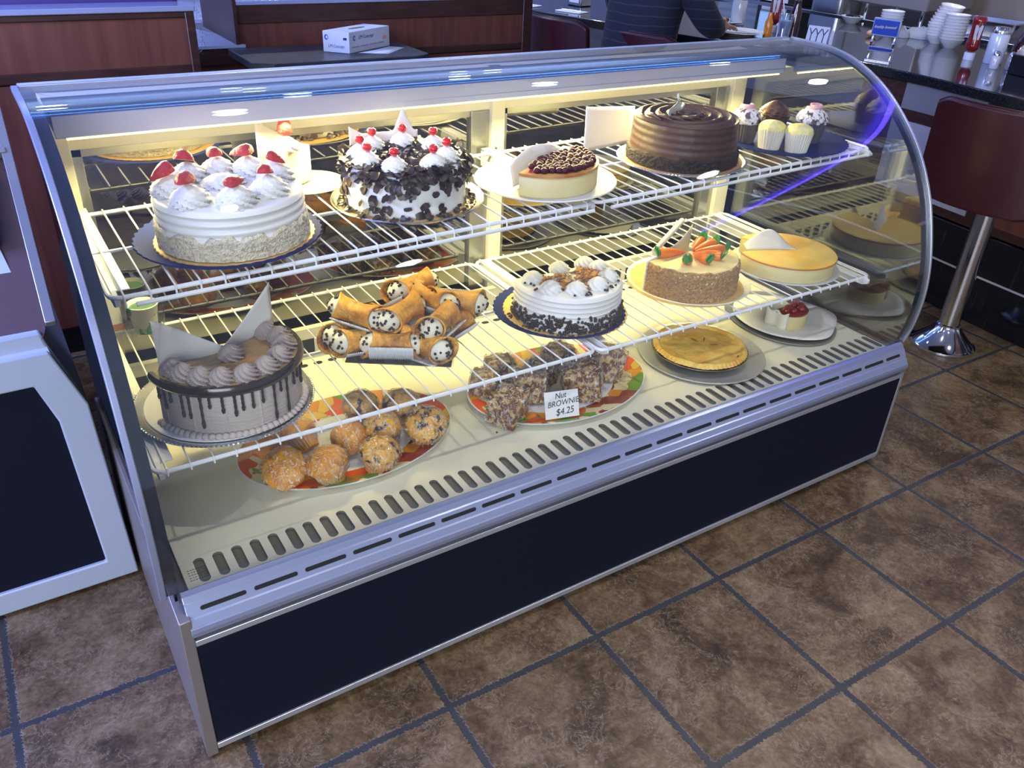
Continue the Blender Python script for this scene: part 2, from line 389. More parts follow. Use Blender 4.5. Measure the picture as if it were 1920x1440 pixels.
def band(x0, x1, d0, d1, seg=None):
    A = offs(GS, d0); B = offs(GS, d1); m = MB(); n = len(A)
    return m.prism(A + B[::-1], 'x', x0, x1)
# strip meshes built as quads so that the curve shades well
def curved(x0, x1, d0, d1):
    A = offs(GS, d0); B = offs(GS, d1); m = MB(); n = len(A)
    for x in (x0, x1):
        m.v += [(x, y, z) for y, z in A] + [(x, y, z) for y, z in B]
    def q(*i): m.f.append(list(i)); m.mi.append(0)
    for i in range(n-1):
        q(i, i+1, 2*n+i+1, 2*n+i); q(n+i+1, n+i, 3*n+i, 3*n+i+1)
        q(i, n+i, n+i+1, i+1); q(2*n+i, 2*n+i+1, 3*n+i+1, 3*n+i)
    q(0, 2*n, 3*n, n); q(n-1, 2*n-1, 4*n-1, 3*n-1)
    return m
obj('curved_front_glass', curved(XL-.012, XR, 0.0, .006), GLASS, case, ang=30)
fb = obj('edge_band', curved(XL-.011, XL+.010, -.004, -.001), FRIT, case); fb['label'] = 'black edge band at the left end of the curved glass'
fb = obj('edge_band', curved(XR-.030, XR, -.004, -.001), FRIT, case); fb['label'] = 'black edge band at the right end of the curved glass'
obj('glass_edge_trim', curved(XL-.024, XL-.012, -.006, .006), ALUL, case, bevel=.0015)
obj('glass_edge_trim', curved(XR+.001, XR+.009, -.004, .008), ALU, case, bevel=.001)
side_poly = [(y, z) for y, z in offs(GS, -.006)] + [(.90, 1.16), (1.02, 1.15), (1.02, .40), (.19, .40)]
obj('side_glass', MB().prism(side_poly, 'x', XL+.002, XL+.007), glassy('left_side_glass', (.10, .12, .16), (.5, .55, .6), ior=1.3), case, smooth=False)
obj('side_glass', MB().prism(side_poly, 'x', XR-.007, XR-.002), SIDEG, case, smooth=False)
# top rail at the back edge of the glass
m = MB(); m.prism([(.838, 1.190), (.838, 1.2055), (.842, 1.2065), (.860, 1.2065), (.864, 1.203), (.872, 1.201), (.872, 1.19)], 'x', XL-.012, XR-.008)
obj('top_rail', m, ALU, case, bevel=.002)
# light housing with a warm tube underneath
m = MB().box(XL+.03, XR-.03, .815, .955, 1.118, 1.150); m.box(XL+.03, XR-.03, .815, .819, 1.104, 1.118)
lh = obj('light_housing', m, mat('white_rail', (.46, .50, .64), .4), case, bevel=.002)
obj('housing_reflection_strip', MB().box(XL+.03, XR-.03, .814, .956, 1.150, 1.156), mat('dark_reflection', (.01, .012, .03), .4), case)  # dark strip stands in for a reflected line above the housing front
tubel = obj('lamp_tube', MB().tube([(XL+.07, .905, 1.108), (XR-.07, .905, 1.108)], .009, 12), mat('warm_lamp', (1, .9, .6), .5, emis=(1.0, .80, .33), estr=2.5), lh)
obj('lamp_diffuser', MB().box(XL+.05, XR-.05, .8148, .8205, 1.1005, 1.1042), mat('warm_diffuser', (1, .9, .6), .5, emis=(1.0, .80, .25), estr=2.6), lh)
lg = area('case_lamp', ((XL+XR)/2, .832, 1.098), ((XL+XR)/2, .38, .4), XR-XL-.16, .02, 34, (1.0, .84, .36))
# back frame with sliding doors
m = MB()
for a, b in ((XL+.03, XL+.065), (.655, .697), (1.598, 1.655)): m.box(a, b, .965, 1.03, .40, 1.15)
m.box(XL+.03, XR-.025, .985, 1.03, 1.035, 1.15)
m.box(XL+.03, XR-.025, .985, 1.03, .40, .44)
obj('back_frame', m, CREAMM, case, bevel=.0015)
for x, z in ((.668, .93), (.668, .56), (1.64, .93), (-.438, .90)):
    scr = MB(); pts = MB().lathe([(0, 0), (.006, 0), (.004, .003), (0, .004)], 12)
    scr.add([(x + v[0], .965 - v[2], z + v[1]) for v in pts.v], pts.f); obj('screw', scr, STEEL, case)
for x0, x1, yy in ((XL+.065, .655, .992), (.697, 1.598, .992)):
    d = obj('sliding_door', MB().box(x0+.02, x1-.02, yy+.004, yy+.009, .465, 1.02), MIRG, case, smooth=False)
    fm = MB(); fm.box(x0, x0+.022, yy-.004, yy+.016, .44, 1.035); fm.box(x1-(.058), x1, yy-.010, yy+.016, .44, 1.035)
    fm.box(x0, x1, yy-.004, yy+.016, .44, .466); fm.box(x0, x1, yy-.004, yy+.016, 1.018, 1.036)
    obj('door_frame', fm, mat('grey_door_metal', (.42, .43, .41), .25, .8), d, bevel=.001)
# body
obj('base_cabinet', MB().box(XL+.008, XR-.006, .16, 1.03, .012, .395), mat('cabinet_grey', (.10, .10, .11), .5), case)
m = MB().box(XL-.006, XL+.016, .137, 1.03, .006, .392)
sp = obj('side_panel', m, ALUD, case, bevel=.002); sp['label'] = 'brownish metal left side panel'
obj('side_panel', MB().box(XR-.008, XR+.006, .142, 1.03, .02, .33), ALU, case, bevel=.002)
obj('front_panel', MB().box(XL+.016, XR-.010, .141, .158, .030, .325), NAVYP, case, bevel=.001)
m = MB().box(XL+.016, XR-.008, .1365, .16, .020, .036)
obj('bottom_trim', m, ALU, case, bevel=.0015)
obj('top_trim', MB().box(XL+.016, XR-.008, .1365, .16, .322, .3365), ALU, case, bevel=.0015)
obj('lower_lip', MB().box(XL+.016, XR-.010, .150, .162, .337, .345), DARK, case)
# bumper: extruded ribbed moulding with black air slots
BP = [(.190, .418), (.180, .427), (.170, .421), (.163, .411), (.160, .4085), (.1525, .395), (.1475, .386), (.144, .384), (.1375, .371), (.1345, .369), (.1325, .360), (.134, .351), (.137, .346), (.190, .346)]
b = MB().prism(BP, 'x', XL+.012, XR-.004)
bump = obj('bumper', b, ALUL, case, bevel=.0008, smooth=False)
P0, P1 = Vector((0, .1597, .4078)), Vector((0, .1482, .3875)); ax = (P1-P0).normalized(); nn = Vector((0, -ax.z, ax.y)); nn = nn if nn.y < 0 else -nn
m = MB()
for k in range(21):
    x0 = -.447 + .1015*k; x1 = min(x0 + .086, 1.648)
    mid = (P0+P1)/2 + nn*.0008; h = .0042
    ring = [(x, u) for x, u in rounded(x0, x1, -h, h, .004, 4)]
    m.v += []; o0 = len(m.v)
    m.v += [tuple(Vector((x, 0, 0)) + mid + ax*u) for x, u in ring] + [tuple(Vector((x, 0, 0)) + mid + ax*u - nn*.004) for x, u in ring]
    n_ = len(ring); m.f.append([o0+i for i in range(n_)]); m.mi.append(0)
    for i in range(n_): m.f.append([o0+i, o0+n_+i, o0+n_+(i+1) % n_, o0+(i+1) % n_]); m.mi.append(0)
obj('air_slots', m, DARK, bump)
# inner deck: flat bed, slotted front strip, slotted rear strip
DZ = .405
def slotted(x0, x1, y0, y1, pitch, xs, w_, ys0, ys1, n, z, t=.0015):
    m = MB(); r = w_/2
    edges = []
    for k in range(n):
        cx = xs + pitch*k; a = cx - pitch/2; b_ = cx + pitch/2
        if k == 0: a = x0
        if k == n-1: b_ = x1
        inner = []; outer = []
        for q in range(24):
            t_ = 2*PI*(q+.5)/24; c_, s_ = math.cos(t_), math.sin(t_)
            cy = (ys1-r) if s_ > 0 else (ys0+r)
            inner.append((cx + r*c_, cy + r*s_, z))
            outer.append([cx + r*c_, cy + r*s_])
        o0 = len(m.v); m.v += inner
        # outer points are pushed out to the rectangle
        for i, (px, py) in enumerate(outer):
            t_ = 2*PI*(i+.5)/24; c_, s_ = math.cos(t_), math.sin(t_)
            hx = (b_-cx) if c_ > 0 else (cx-a)
            cy = (ys1-r) if s_ > 0 else (ys0+r); hy = (y1-cy) if s_ > 0 else (cy-y0)
            k1 = hx/abs(c_) if abs(c_) > 1e-6 else 1e9; k2 = hy/abs(s_) if abs(s_) > 1e-6 else 1e9
            kk = min(k1, k2); m.v.append((cx + c_*kk, cy + s_*kk, z))
        corners = [(b_, y1, z), (a, y1, z), (a, y0, z), (b_, y0, z)]; oc = len(m.v); m.v += corners
        for i in range(24):
            j = (i+1) % 24
            vi, vj = m.v[o0+24+i], m.v[o0+24+j]
            same = abs(vi[0]-vj[0]) < 1e-6 or abs(vi[1]-vj[1]) < 1e-6
            f = [o0+i, o0+j, o0+24+j] + ([] if same else [oc + (i+1)//6 % 4 if False else oc + [0, 1, 2, 3][int(((i+1) % 24)/6)]]) + [o0+24+i]
            m.f.append(f); m.mi.append(0)
        wl = len(m.v); m.v += [(v[0], v[1], z-.006) for v in inner]
        for i in range(24): m.f.append([o0+i, wl+i, wl+(i+1) % 24, o0+(i+1) % 24]); m.mi.append(1)
    return m
deck = MB().box(XL+.03, XR-.035, .288, .965, DZ-.02, DZ)
dk = obj('deck', deck, CREAMM, case, smooth=False)
obj('front_air_grille', slotted(XL+.03, XR-.035,   .203, .287, .03725, -.419, .0205, .209, .281, 56, DZ+.0015), [CREAMM, SLOTG], case, smooth=False, recalc=True)
obj('grille_channel', MB().box(XL+.03, XR-.035, .20, .287, DZ-.024, DZ-.0065), SLOTG, case)
obj('deck_front_wall', MB().box(XL+.03, XR-.035, .192, .2025, DZ-.035, DZ+.002), SLOTG, case)
# rear riser with black openings
obj('rear_riser', MB().box(XL+.065, 1.598, .945, .965, DZ, .50), CREAMM, case)
m = MB()
for k in range(36):
    x = -.395 + .055*k
    if .63 < x < .70: continue
    m.box(x, x+.034, .9435, .9449, .425, .468)
obj('riser_opening', m, DARK, case)['kind'] = 'stuff'
m = MB()
for k in range(48): m.add(*(lambda q: ([(x, y, DZ+.0008) for x, y in q], [list(range(len(q)))]))(rounded(-.40+.042*k, -.375+.042*k, .905, .922, .008, 3)))
obj('rear_slots', m, DARK, case)['kind'] = 'stuff'
# label on the grille
m = MB()
for k in range(5):
    for q in range(7): m.box(-.446 + .0052*q + .0012*((k*q) % 2), -.4425 + .0052*q, .252 - .0075*k, .2535 - .0075*k, DZ+.0016, DZ+.0019)
obj('rating_label', m, mat('print_black', (.03, .03, .03), .6), case)['kind'] = 'stuff'
# shelf brackets: tapering white arms
ZT = lambda x: .916 + (x + .46)*.0222
ZLO = .598
def bracket(x, z, yf, side=1):
    m = MB().prism([(.97, z-.012), (.97, z-.055), (.80, z-.052), (yf+.03, z-.030), (yf+.012, z-.022), (yf+.012, z-.010), (yf+.02, z-.006)], 'x', x, x+.010*side)
    m.box(min(x, x+.035*side), max(x, x+.035*side), yf+.05, .97, z-.009, z-.006)
    return m
for nm, zz, yf in (('top', ZT, .43), ('low', lambda x: ZLO, .32)):
    obj('shelf_bracket', bracket(XL+.035, zz(XL), yf), WHITE, case, bevel=.002)
    obj('shelf_bracket', bracket(.622, zz(.63), yf), WHITE, case, bevel=.002)
    obj('shelf_bracket', bracket(XR-.045, zz(XR), yf-.02, -1), WHITE, case, bevel=.002)

# ------------------------------------------------------------------ wire shelves
def wire_shelf(x0, x1, yf, yr, zf, label, n=24, lip=True):
    z0, z1 = zf(x0), zf(x1); cx = (x0+x1)/2
    t = thing('wire_shelf', label, 'shelf', (cx, yr, (z0+z1)/2), 0, None)
    t.rotation_euler = (0, -math.atan2(z1-z0, x1-x0), 0)
    h = (x1-x0)/2; D = yf-yr; rr = .0048
    def corner(pts, r=.018):
        return pts
    loop = []
    for px, py, a in ((h-.02, -.0, 90), (-h+.02, 0, 180), (-h+.02, D, 270), (h-.02, D, 360)):
        pass
    for (sx, sy) in ((1, 0), (-1, 0), (-1, 1), (1, 1)):
        cxx = sx*(h-.022); cyy = (-.022 if sy == 0 else D+.022)
        a0 = {(1, 0): 0, (-1, 0): 90, (-1, 1): 180, (1, 1): 270}[(sx, sy)]
        for q in range(6):
            a = R(a0 + 18*q); loop.append((cxx + .022*math.cos(a), cyy + .022*math.sin(a), -.007))
    fr = MB().tube(loop, rr, 8, closed=True)
    fr.tube([(-h, D*.5, -.008), (h, D*.5, -.008)], .0042, 8)
    obj('frame', fr, WIREM, t)
    wg = MB()
    for k in range(n):
        x = -h + (2*h)*(k+.5)/n
        if lip: wg.tube([(x, .003, -.0005), (x, D-.002, -.0005), (x, D-.006, -.003), (x, D-.006, -.026)], .0020, 6)
        else: wg.tube([(x, .003, -.0005), (x, D-.004, -.0005), (x, D-.006, -.014)], .0020, 6)
    obj('wire_grid', wg, WIREM, t)
    if lip: obj('front_rail', MB().tube([(-h+.04, D-.0105, -.020), (h-.005, D-.0105, -.020)], .0048, 8), WIREM, t)
    return t
wire_shelf(-.456, .626, .443, .915, ZT, 'left white wire shelf of the upper level, under the strawberry cake')
wire_shelf(.634, 1.655, .443, .915, ZT, 'right white wire shelf of the upper level, under the chocolate cake', 25)
wire_shelf(-.456, .594, .335, .960, lambda x: ZLO, 'left white wire shelf of the lower level, under the cannoli', lip=False)
wire_shelf(.602, 1.655, .330, .960, lambda x: ZLO, 'right white wire shelf of the lower level, under the carrot cake', 25, lip=False)

# ------------------------------------------------------------------ food materials
CREAM = mat('whipped_cream', (0.86, 0.85, 0.80), 0.45, sss=0.15, bump=0.08, bscale=60)
NUTS = mat('chopped_nuts', (0.95, 0.86, 0.64), 0.7, col2=(0.62, 0.48, 0.30), scale=150, ramp=(.48, .72), bump=0.9, bscale=260)
BERRY = mat('strawberry_skin', (0.50, 0.014, 0.010), 0.28, col2=(0.62, 0.42, 0.10), scale=330, ramp=(.66, .72), bump=0.5, bscale=300, coat=.1, sss=.05)
BERRYC = mat('strawberry_flesh', (0.75, 0.20, 0.15), 0.4, col2=(0.82, 0.50, 0.42), scale=40)
CHERRY = mat('maraschino_cherry', (0.72, 0.012, 0.008), 0.12, coat=.6, sss=.1)
SHAVE = mat('dark_chocolate_shaving', (0.032, 0.020, 0.014), 0.38, col2=(0.055, 0.035, 0.024), scale=40)
CHOC = mat('chocolate_buttercream', (0.075, 0.034, 0.020), 0.46, col2=(0.058, 0.026, 0.015), scale=12, bump=0.2, bscale=60)
CRUMB = mat('chocolate_crumbs', (0.022, 0.013, 0.008), 0.7, col2=(0.055, 0.033, 0.02), scale=220, bump=1.0, bscale=300)
CHEESE = mat('cheesecake', (0.80, 0.70, 0.36), 0.5, col2=(0.76, 0.62, 0.28), scale=9, sss=.1, bump=.08, bscale=120)
BROWNED = mat('browned_cheesecake_top', (0.82, 0.47, 0.06), 0.35, col2=(0.86, 0.62, 0.14), scale=14, coat=.2, bump=.12, bscale=25)
BROWNRIM = mat('browned_rim', (0.50, 0.19, 0.03), 0.4)
DARKB = mat('dark_glazed_berry', (0.060, 0.004, 0.010), 0.38, spec=.25)
JAM = mat('cherry_glaze', (0.22, 0.010, 0.010), 0.30, coat=.2)
COCOACR = mat('cocoa_cream', (0.46, 0.38, 0.35), 0.45, sss=.08, bump=.05, bscale=60)
LILAC = mat('pale_mocha_frosting', (0.56, 0.48, 0.44), 0.5, bump=.35, bscale=30, stretch=(1, 1, 8))
CARAMEL = mat('caramel_cookie_top', (0.52, 0.28, 0.085), 0.36, col2=(0.28, 0.16, 0.08), scale=16, ramp=(.42, .6), bump=.5, bscale=50, coat=.4)
GANACHE = mat('dark_ganache', (0.018, 0.009, 0.007), 0.18, coat=.4)
CHIPM = mat('chocolate_chip', (0.028, 0.014, 0.009), 0.3)
CARROTCR = mat('toasted_crumb_coating', (0.74, 0.42, 0.13), 0.8, col2=(0.44, 0.27, 0.12), scale=150, ramp=(.4, .62), bump=1.0, bscale=260)
YCREAM = mat('cream_cheese_frosting', (0.86, 0.72, 0.34), 0.45, sss=.1)
ORANGE = mat('orange_icing', (0.90, 0.22, 0.012), 0.3, coat=.2)
GREEN = mat('green_icing', (0.02, 0.26, 0.06), 0.3, coat=.2)
PIEC = mat('golden_pie_crust', (0.93, 0.64, 0.15), 0.55, col2=(0.80, 0.42, 0.07), scale=22, ramp=(.40, .72), bump=.8, bscale=34)
PIEF = mat('pie_filling', (0.16, 0.04, 0.02), 0.4)
SHELL = mat('fried_pastry', (0.84, 0.42, 0.06), 0.36, col2=(0.30, 0.10, 0.02), scale=24, ramp=(.42, .72), bump=1.0, bscale=70)
RICOTTA = mat('ricotta_cream', (0.82, 0.78, 0.62), 0.5, sss=.1, bump=.2, bscale=90)
MUFF = mat('golden_muffin', (0.88, 0.42, 0.04), 0.6, col2=(0.66, 0.24, 0.02), scale=26, bump=.7, bscale=60)
MUFFB = mat('blueberry_muffin', (0.86, 0.46, 0.06), 0.6, col2=(0.06, 0.035, 0.04), scale=38, ramp=(.50, .60), bump=.7, bscale=60)
CUPP = mat('muffin_paper', (0.74, 0.40, 0.14), 0.65, col2=(0.62, 0.28, 0.08), scale=30)
BROWNIE = mat('nut_brownie', (0.20, 0.09, 0.04), 0.6, col2=(0.80, 0.56, 0.22), scale=60, ramp=(.5, .62), bump=1.0, bscale=90)
GOLDB = mat('gold_foil_board', (0.66, 0.42, 0.12), 0.45, 0.1, bump=.3, bscale=60)
NAVYPL = mat('navy_plate', (0.016, 0.024, 0.11), 0.6, spec=.03)
SILVERP = mat('silver_tray', (0.55, 0.56, 0.57), 0.22, 1.0)
GREYB = mat('grey_cardboard', (0.52, 0.53, 0.53), 0.5)
YELCAKE = mat('yellow_cupcake_icing', (0.88, 0.72, 0.14), 0.55, col2=(0.84, 0.78, 0.40), scale=30, bump=.5, bscale=90)
WCUP = mat('white_cupcake_paper', (0.82, 0.78, 0.66), 0.6)
DCUP = mat('dark_cupcake_paper', (0.10, 0.095, 0.10), 0.4)
PINK = mat('pink_icing', (0.75, 0.42, 0.44), 0.4)

def rosette(r, h, k=9, tw=1.3, amp=.13, n=54, L=10, c=(0, 0, 0), m=None, base=0.0):
    """piped star rosette"""
    m = m or MB()
    def fn(u, v):
        a = 2*PI*u; prof = (1 - v**1.9)**.75*(1 + .10*math.sin(PI*v)) + .05*(1-v)
        rr = r*prof*(1 + amp*math.cos(k*(a + tw*v*1.6))*(1-.3*v))
        return (c[0] + rr*math.cos(a), c[1] + rr*math.sin(a), c[2] + h*v)
    return m.grid(fn, n, L, None, True)
def plate_prof(r, lip=.012, rim=.030, t=.0025, zl=.0):
    return [(0, 0), (r-rim-.01, 0), (r-rim, .001), (r-.004, lip-.002), (r, lip), (r-.002, lip+t), (r-rim, .001+t+.001), (r-rim-.012, t), (0, t)]
def plate(name, label, x, y, z, r, m, flutes=0, beads=0, lip=.010, cat='plate', group=None, tilt=0.022, rimw=.030):
    t = thing(name, label, cat, (x, y, z), 0, group)
    if tilt: t.rotation_euler = (0, -tilt, 0)
    def rad(a, rr, zz):
        if flutes and rr > r-rimw-.002:
            q = (rr-(r-rimw))/rimw
            return rr*(1+.010*math.cos(flutes*a)*q), zz + .0011*math.cos(flutes*a)*q
        return rr, zz
    obj('dish', MB().lathe(plate_prof(r, lip, rimw), max(72, flutes*6), rad=rad), m, t)
    if beads:
        bm_ = MB()
        for i in range(beads):
            a = 2*PI*i/beads; bm_.blob(((r-.002)*math.cos(a), (r-.002)*math.sin(a), lip+.001), .0034, .0034, .0026, 6, 4)
        obj('beaded_rim', bm_, SILVERP, t)
    return t
def board(parent_label, x, y, z, r, m, scall=48, h=.004, name='cake_board', tilt=.022):
    t = obj(name, MB().lathe([(0, 0), (r*.98, 0), (r, h*.4), (r*.99, h), (0, h)], max(96, scall*4), rad=(lambda a, rr, zz: (rr*(1+.014*abs(math.sin(scall*a/2)) if rr > r*.9 else rr), zz)) if False else (lambda a, rr, zz: ((rr*(1 + .018*abs(math.sin(scall*a/2)))) if rr > r*.9 and scall else rr, zz))), m)
    t.location = (x, y, z); t.rotation_euler = (0, -tilt, 0)
    return tag(t, parent_label, 'cake board')

def combed(r, h, ridges=6, amp=.0022, crown=.004, edge=.010, n=40):
    P = [(0, 0), (r*.985, 0), (r, .004)]
    z0, z1 = .006, h-edge
    for i in range(n+1):
        t = i/n; z = z0 + (z1-z0)*t
        P.append((r + amp*(math.cos(2*PI*ridges*t)-1), z))
    for i in range(1, 6):
        a = PI/2*i/5; P.append((r-amp-edge*(1-math.cos(a)), z1 + edge*math.sin(a)))
    P += [(r*.6, h+crown*.5), (0, h+crown)]
    return P
def coat(r, z0, z1, seed, amp=.004, n=150, k=18, edge=.012, a0=0, a1=2*PI, ragged=.010):
    """rough crumb coating around the side, with a ragged upper edge"""
    m = MB()
    def fn(u, v):
        a = a0 + (a1-a0)*u
        top = z1 + ragged*noise.noise(Vector((math.cos(a)*7, math.sin(a)*7, seed)))*1.6
        z = z0 + (top-z0)*v
        p = Vector((math.cos(a)*r, math.sin(a)*r, z))
        d = amp*(noise.noise(p*190 + Vector((seed, 0, 0)))*.9 + .55)*(1 if v < .9 else .3)
        if v > .99: d = -.003
        return ((r+d)*math.cos(a), (r+d)*math.sin(a), z)
    return m.grid(fn, n, k, None, abs(a1-a0-2*PI) < 1e-6)
def scatter_chips(m, n, place, s0, s1, seed=1):
    rnd = random.Random(seed)
    for i in range(n):
        p, nrm = place(rnd); s = rnd.uniform(s0, s1)
        q = Vector(nrm).to_track_quat('Z', 'Y').to_matrix()
        tw = rnd.uniform(0, 6.3)
        base = [Vector((math.cos(tw + 2*PI*j/6)*s, math.sin(tw + 2*PI*j/6)*s, -.0003)) for j in range(6)]
        mid = [Vector((v.x*.75, v.y*.75, s*.7)) for v in base]
        vs = [Vector(p) + q @ v for v in base + mid + [Vector((0, 0, s*1.25))]]
        fs = [(j, (j+1) % 6, 6+(j+1) % 6, 6+j) for j in range(6)] + [(6+j, 6+(j+1) % 6, 12) for j in range(6)] + [tuple(range(5, -1, -1))]
        m.add(vs, fs)
    return m
def flakes(m, n, place, seed=3, s=(.006, .014), th=.0009, sp=.35):
    rnd = random.Random(seed)
    for i in range(n):
        p, nrm = place(rnd); N_ = Vector(nrm).normalized()
        j = Vector((rnd.gauss(0, sp), rnd.gauss(0, sp), rnd.gauss(0, sp))); N_ = (N_ + j).normalized()
        q = N_.to_track_quat('Z', 'Y').to_matrix(); tw = rnd.uniform(0, 6.3); L_ = rnd.uniform(*s); W_ = L_*rnd.uniform(.45, .9); curl = rnd.uniform(-.5, .9)
        K = 4; vs = []
        for side in (0, 1):
            for a in range(K+1):
                for b in (-1, 1):
                    u = (a/K-.5)*2; ww = W_*(1-.45*abs(u)**rnd.uniform(1, 3)) + rnd.uniform(-.0012, .0012)
                    x, y, z = u*L_, b*ww, curl*L_*(u*u)*.7 + (th if side else 0)
                    v = Vector((x*math.cos(tw)-y*math.sin(tw), x*math.sin(tw)+y*math.cos(tw), z)); vs.append(Vector(p) + q @ v)
        fs = []
        M_ = 2*(K+1)
        for a in range(K):
            fs.append((2*a, 2*a+1, 2*a+3, 2*a+2)); fs.append((M_+2*a, M_+2*a+2, M_+2*a+3, M_+2*a+1))
            fs.append((2*a, 2*a+2, M_+2*a+2, M_+2*a)); fs.append((2*a+1, M_+2*a+1, M_+2*a+3, 2*a+3))
        fs.append((0, M_, M_+1, 1)); fs.append((M_-2, M_-1, 2*M_-1, 2*M_-2))
        m.add(vs, fs)
    return m
def sheet(name, fn, label, m=PAPER, nu=14, nv=10, cat='paper sheet', t=.0006, parent=None):
    o = obj(name, MB().grid(fn, nu, nv), m, parent, solid=t, recalc=False)
    if not parent: tag(o, label, cat)
    return o
def side_place(r, z0, z1, a0=0, a1=2*PI, dens=None):
    def f(rnd):
        for _ in range(50):
            a = rnd.uniform(a0, a1); t = rnd.random(); z = z0 + (z1-z0)*t
            if dens is None or rnd.random() < dens(t, a): break
        return (r*math.cos(a), r*math.sin(a), z), (math.cos(a), math.sin(a), .1)
    return f
def top_place(r0, r1, z, a0=0, a1=2*PI):
    def f(rnd):
        a = rnd.uniform(a0, a1); r = math.sqrt(rnd.uniform(r0*r0, r1*r1))
        return (r*math.cos(a), r*math.sin(a), z + rnd.uniform(0, .003)), (0, 0, 1)
    return f

# ------------------------------------------------------------------ upper shelf
TL = .022
def zt(x): return ZT(x) + .0022
# strawberry cream cake
x, y = -.181, .612
plate('fluted_plate', 'navy blue fluted plate under the strawberry cream cake', x-.008, y+.008, zt(x), .189, NAVYPL, flutes=44, rimw=.028, lip=.008)
board('gold scalloped cake board under the strawberry cream cake', x+.008, y-.004, zt(x)+.0035, .166, GOLDB, 52)
ck = thing('strawberry_cake', 'white layer cake with cream swirls, strawberries and a band of chopped nuts', 'cake', (x, y-.005, zt(x)+.0078)); ck.rotation_euler = (0, -TL, 0)
obj('cake_body', MB().lathe(combed(.148, .098, 5, .0020), 128), CREAM, ck)
obj('nut_coating', coat(.1485, .001, .047, 4, .0048), NUTS, ck)
def strawberry(parent, x_, y_, z_, s, tilt, az, half=True):
    """cut strawberry: pointed body with seeds, one flat cut face"""
    m = MB(); P = [(0, -1.35), (.24, -1.15), (.48, -.75), (.70, -.22), (.78, .2), (.66, .5), (.36, .62), (0, .6)]
    if half:
        m.lathe([(r*s, z*s) for r, z in P], 14, 0, PI); 
        n_ = len(m.f); m.mi[-1] = 1; m.mi[-2] = 1
    else: m.lathe([(r*s, z*s) for r, z in P], 20)
    o = obj('strawberry', m, [BERRY, BERRYC], parent, ang=60); o.location = (x_, y_, z_); o.rotation_euler = (tilt, 0, az)
    return o
H = .100
sw = [(-.078, .058, .0), (-.012, .088, 1), (.060, .075, 2), (-.100, -.012, 3), (-.075, -.050, 4), (-.012, -.018, 9), (.092, .018, 5), (-.020, -.095, 6), (.052, -.070, 7)]
sw = [(-.055, .085, 0), (.008, .095, 1), (.066, .072, 2), (-.105, .020, 3), (-.088, -.058, 4), (-.004, .020, 9), (.103, .012, 5), (-.012, -.100, 6), (.062, -.070, 7)]
for i, (a, b_, q) in enumerate(sw):
    big = .034 if q != 9 else .040
    s_ = obj('cream_swirl', rosette(big, .040 if q != 9 else .026, 8, 1.6, .17), CREAM, ck); s_.location = (a, b_, H-.002); s_.rotation_euler = (0, 0, i)
    if q != 9:
        strawberry(ck, a-.004, b_-.002, H+.042 if q not in (6,) else H+.038, .026 if q in (0, 3, 4, 2) else .021, R(70 + 14*((i*5) % 3)), R(-40 + i*47))
# slice behind it on a small plate
x, y = .070, .860
plate('saucer', 'small pale yellow plate behind the strawberry cake, under the cake slice', x, y, zt(x), .090, mat('ivory_plate', (.82, .76, .50), .3), lip=.008, rimw=.02)
sl = thing('cake_slice', 'slice of white cake topped with one whole strawberry, on the small plate', 'cake slice', (x-.035, y+.005, zt(x)+.006), R(18))
obj('sponge', MB().prism([(-.05, -.035), (.055, -.005), (.045, .03), (-.05, .035)], 'z', 0, .088), mat('white_sponge', (.82, .76, .58), .6, col2=(.72, .55, .32), scale=8, stretch=(.3, .3, 5)), sl, bevel=.004)
o = obj('cream_swirl', rosette(.028, .034, 8, 1.4, .14), CREAM, sl); o.location = (-.012, -.002, .086)
o = strawberry(sl, -.012, -.002, .136, .024, R(180), 0.3, half=False)
sheet('parchment', lambda u, v: (-.062 + .13*u, .042 + .006*math.sin(5*u), .004 + (.148 - .075*u + (.02 if u < .15 else 0))*v), '', PAPER, parent=sl)
# black forest cake
x, y = .235, .652
plate('round_tray', 'round silver tray under the black forest cake', x+.005, y+.006, zt(x), .180, SILVERP, lip=.007, rimw=.014)
board('gold scalloped cake board under the black forest cake', x-.004, y, zt(x)+.0035, .163, GOLDB, 50)
bf = thing('black_forest_cake', 'white cake covered in dark chocolate shavings with cream swirls and red cherries', 'cake', (x-.008, y-.010, zt(x)+.0078)); bf.rotation_euler = (0, -TL, 0)
obj('cake_body', MB().lathe(combed(.140, .094, 2, .0008), 96), CREAM, bf)
m = MB()
flakes(m, 300, side_place(.1425, .004, .094, dens=lambda t, a: .35 + .65*abs(t-.35)*1.5 if math.cos(a+1.2) > -.3 else .9), 5, (.007, .013), sp=.2)
flakes(m, 300, top_place(.045, .142, .097), 6, (.008, .017), sp=.22)
flakes(m, 70, top_place(.0, .07, .097), 8, (.007, .013))
flakes(m, 110, lambda rnd: (lambda a: ((.146*math.cos(a), .146*math.sin(a), .091 + rnd.uniform(-.010, .006)), (math.cos(a), math.sin(a), .9)))(rnd.uniform(0, 6.283)), 9, (.009, .016))
flakes(m, 120, lambda rnd: (lambda a, q: ((q*math.cos(a), q*math.sin(a), .003), (math.cos(a)*.5, math.sin(a)*.5, 1)))(rnd.uniform(0, 6.283), rnd.uniform(.143, .158)), 10, (.005, .009))
obj('chocolate_shavings', m, SHAVE, bf, ang=25)['kind'] = 'stuff'
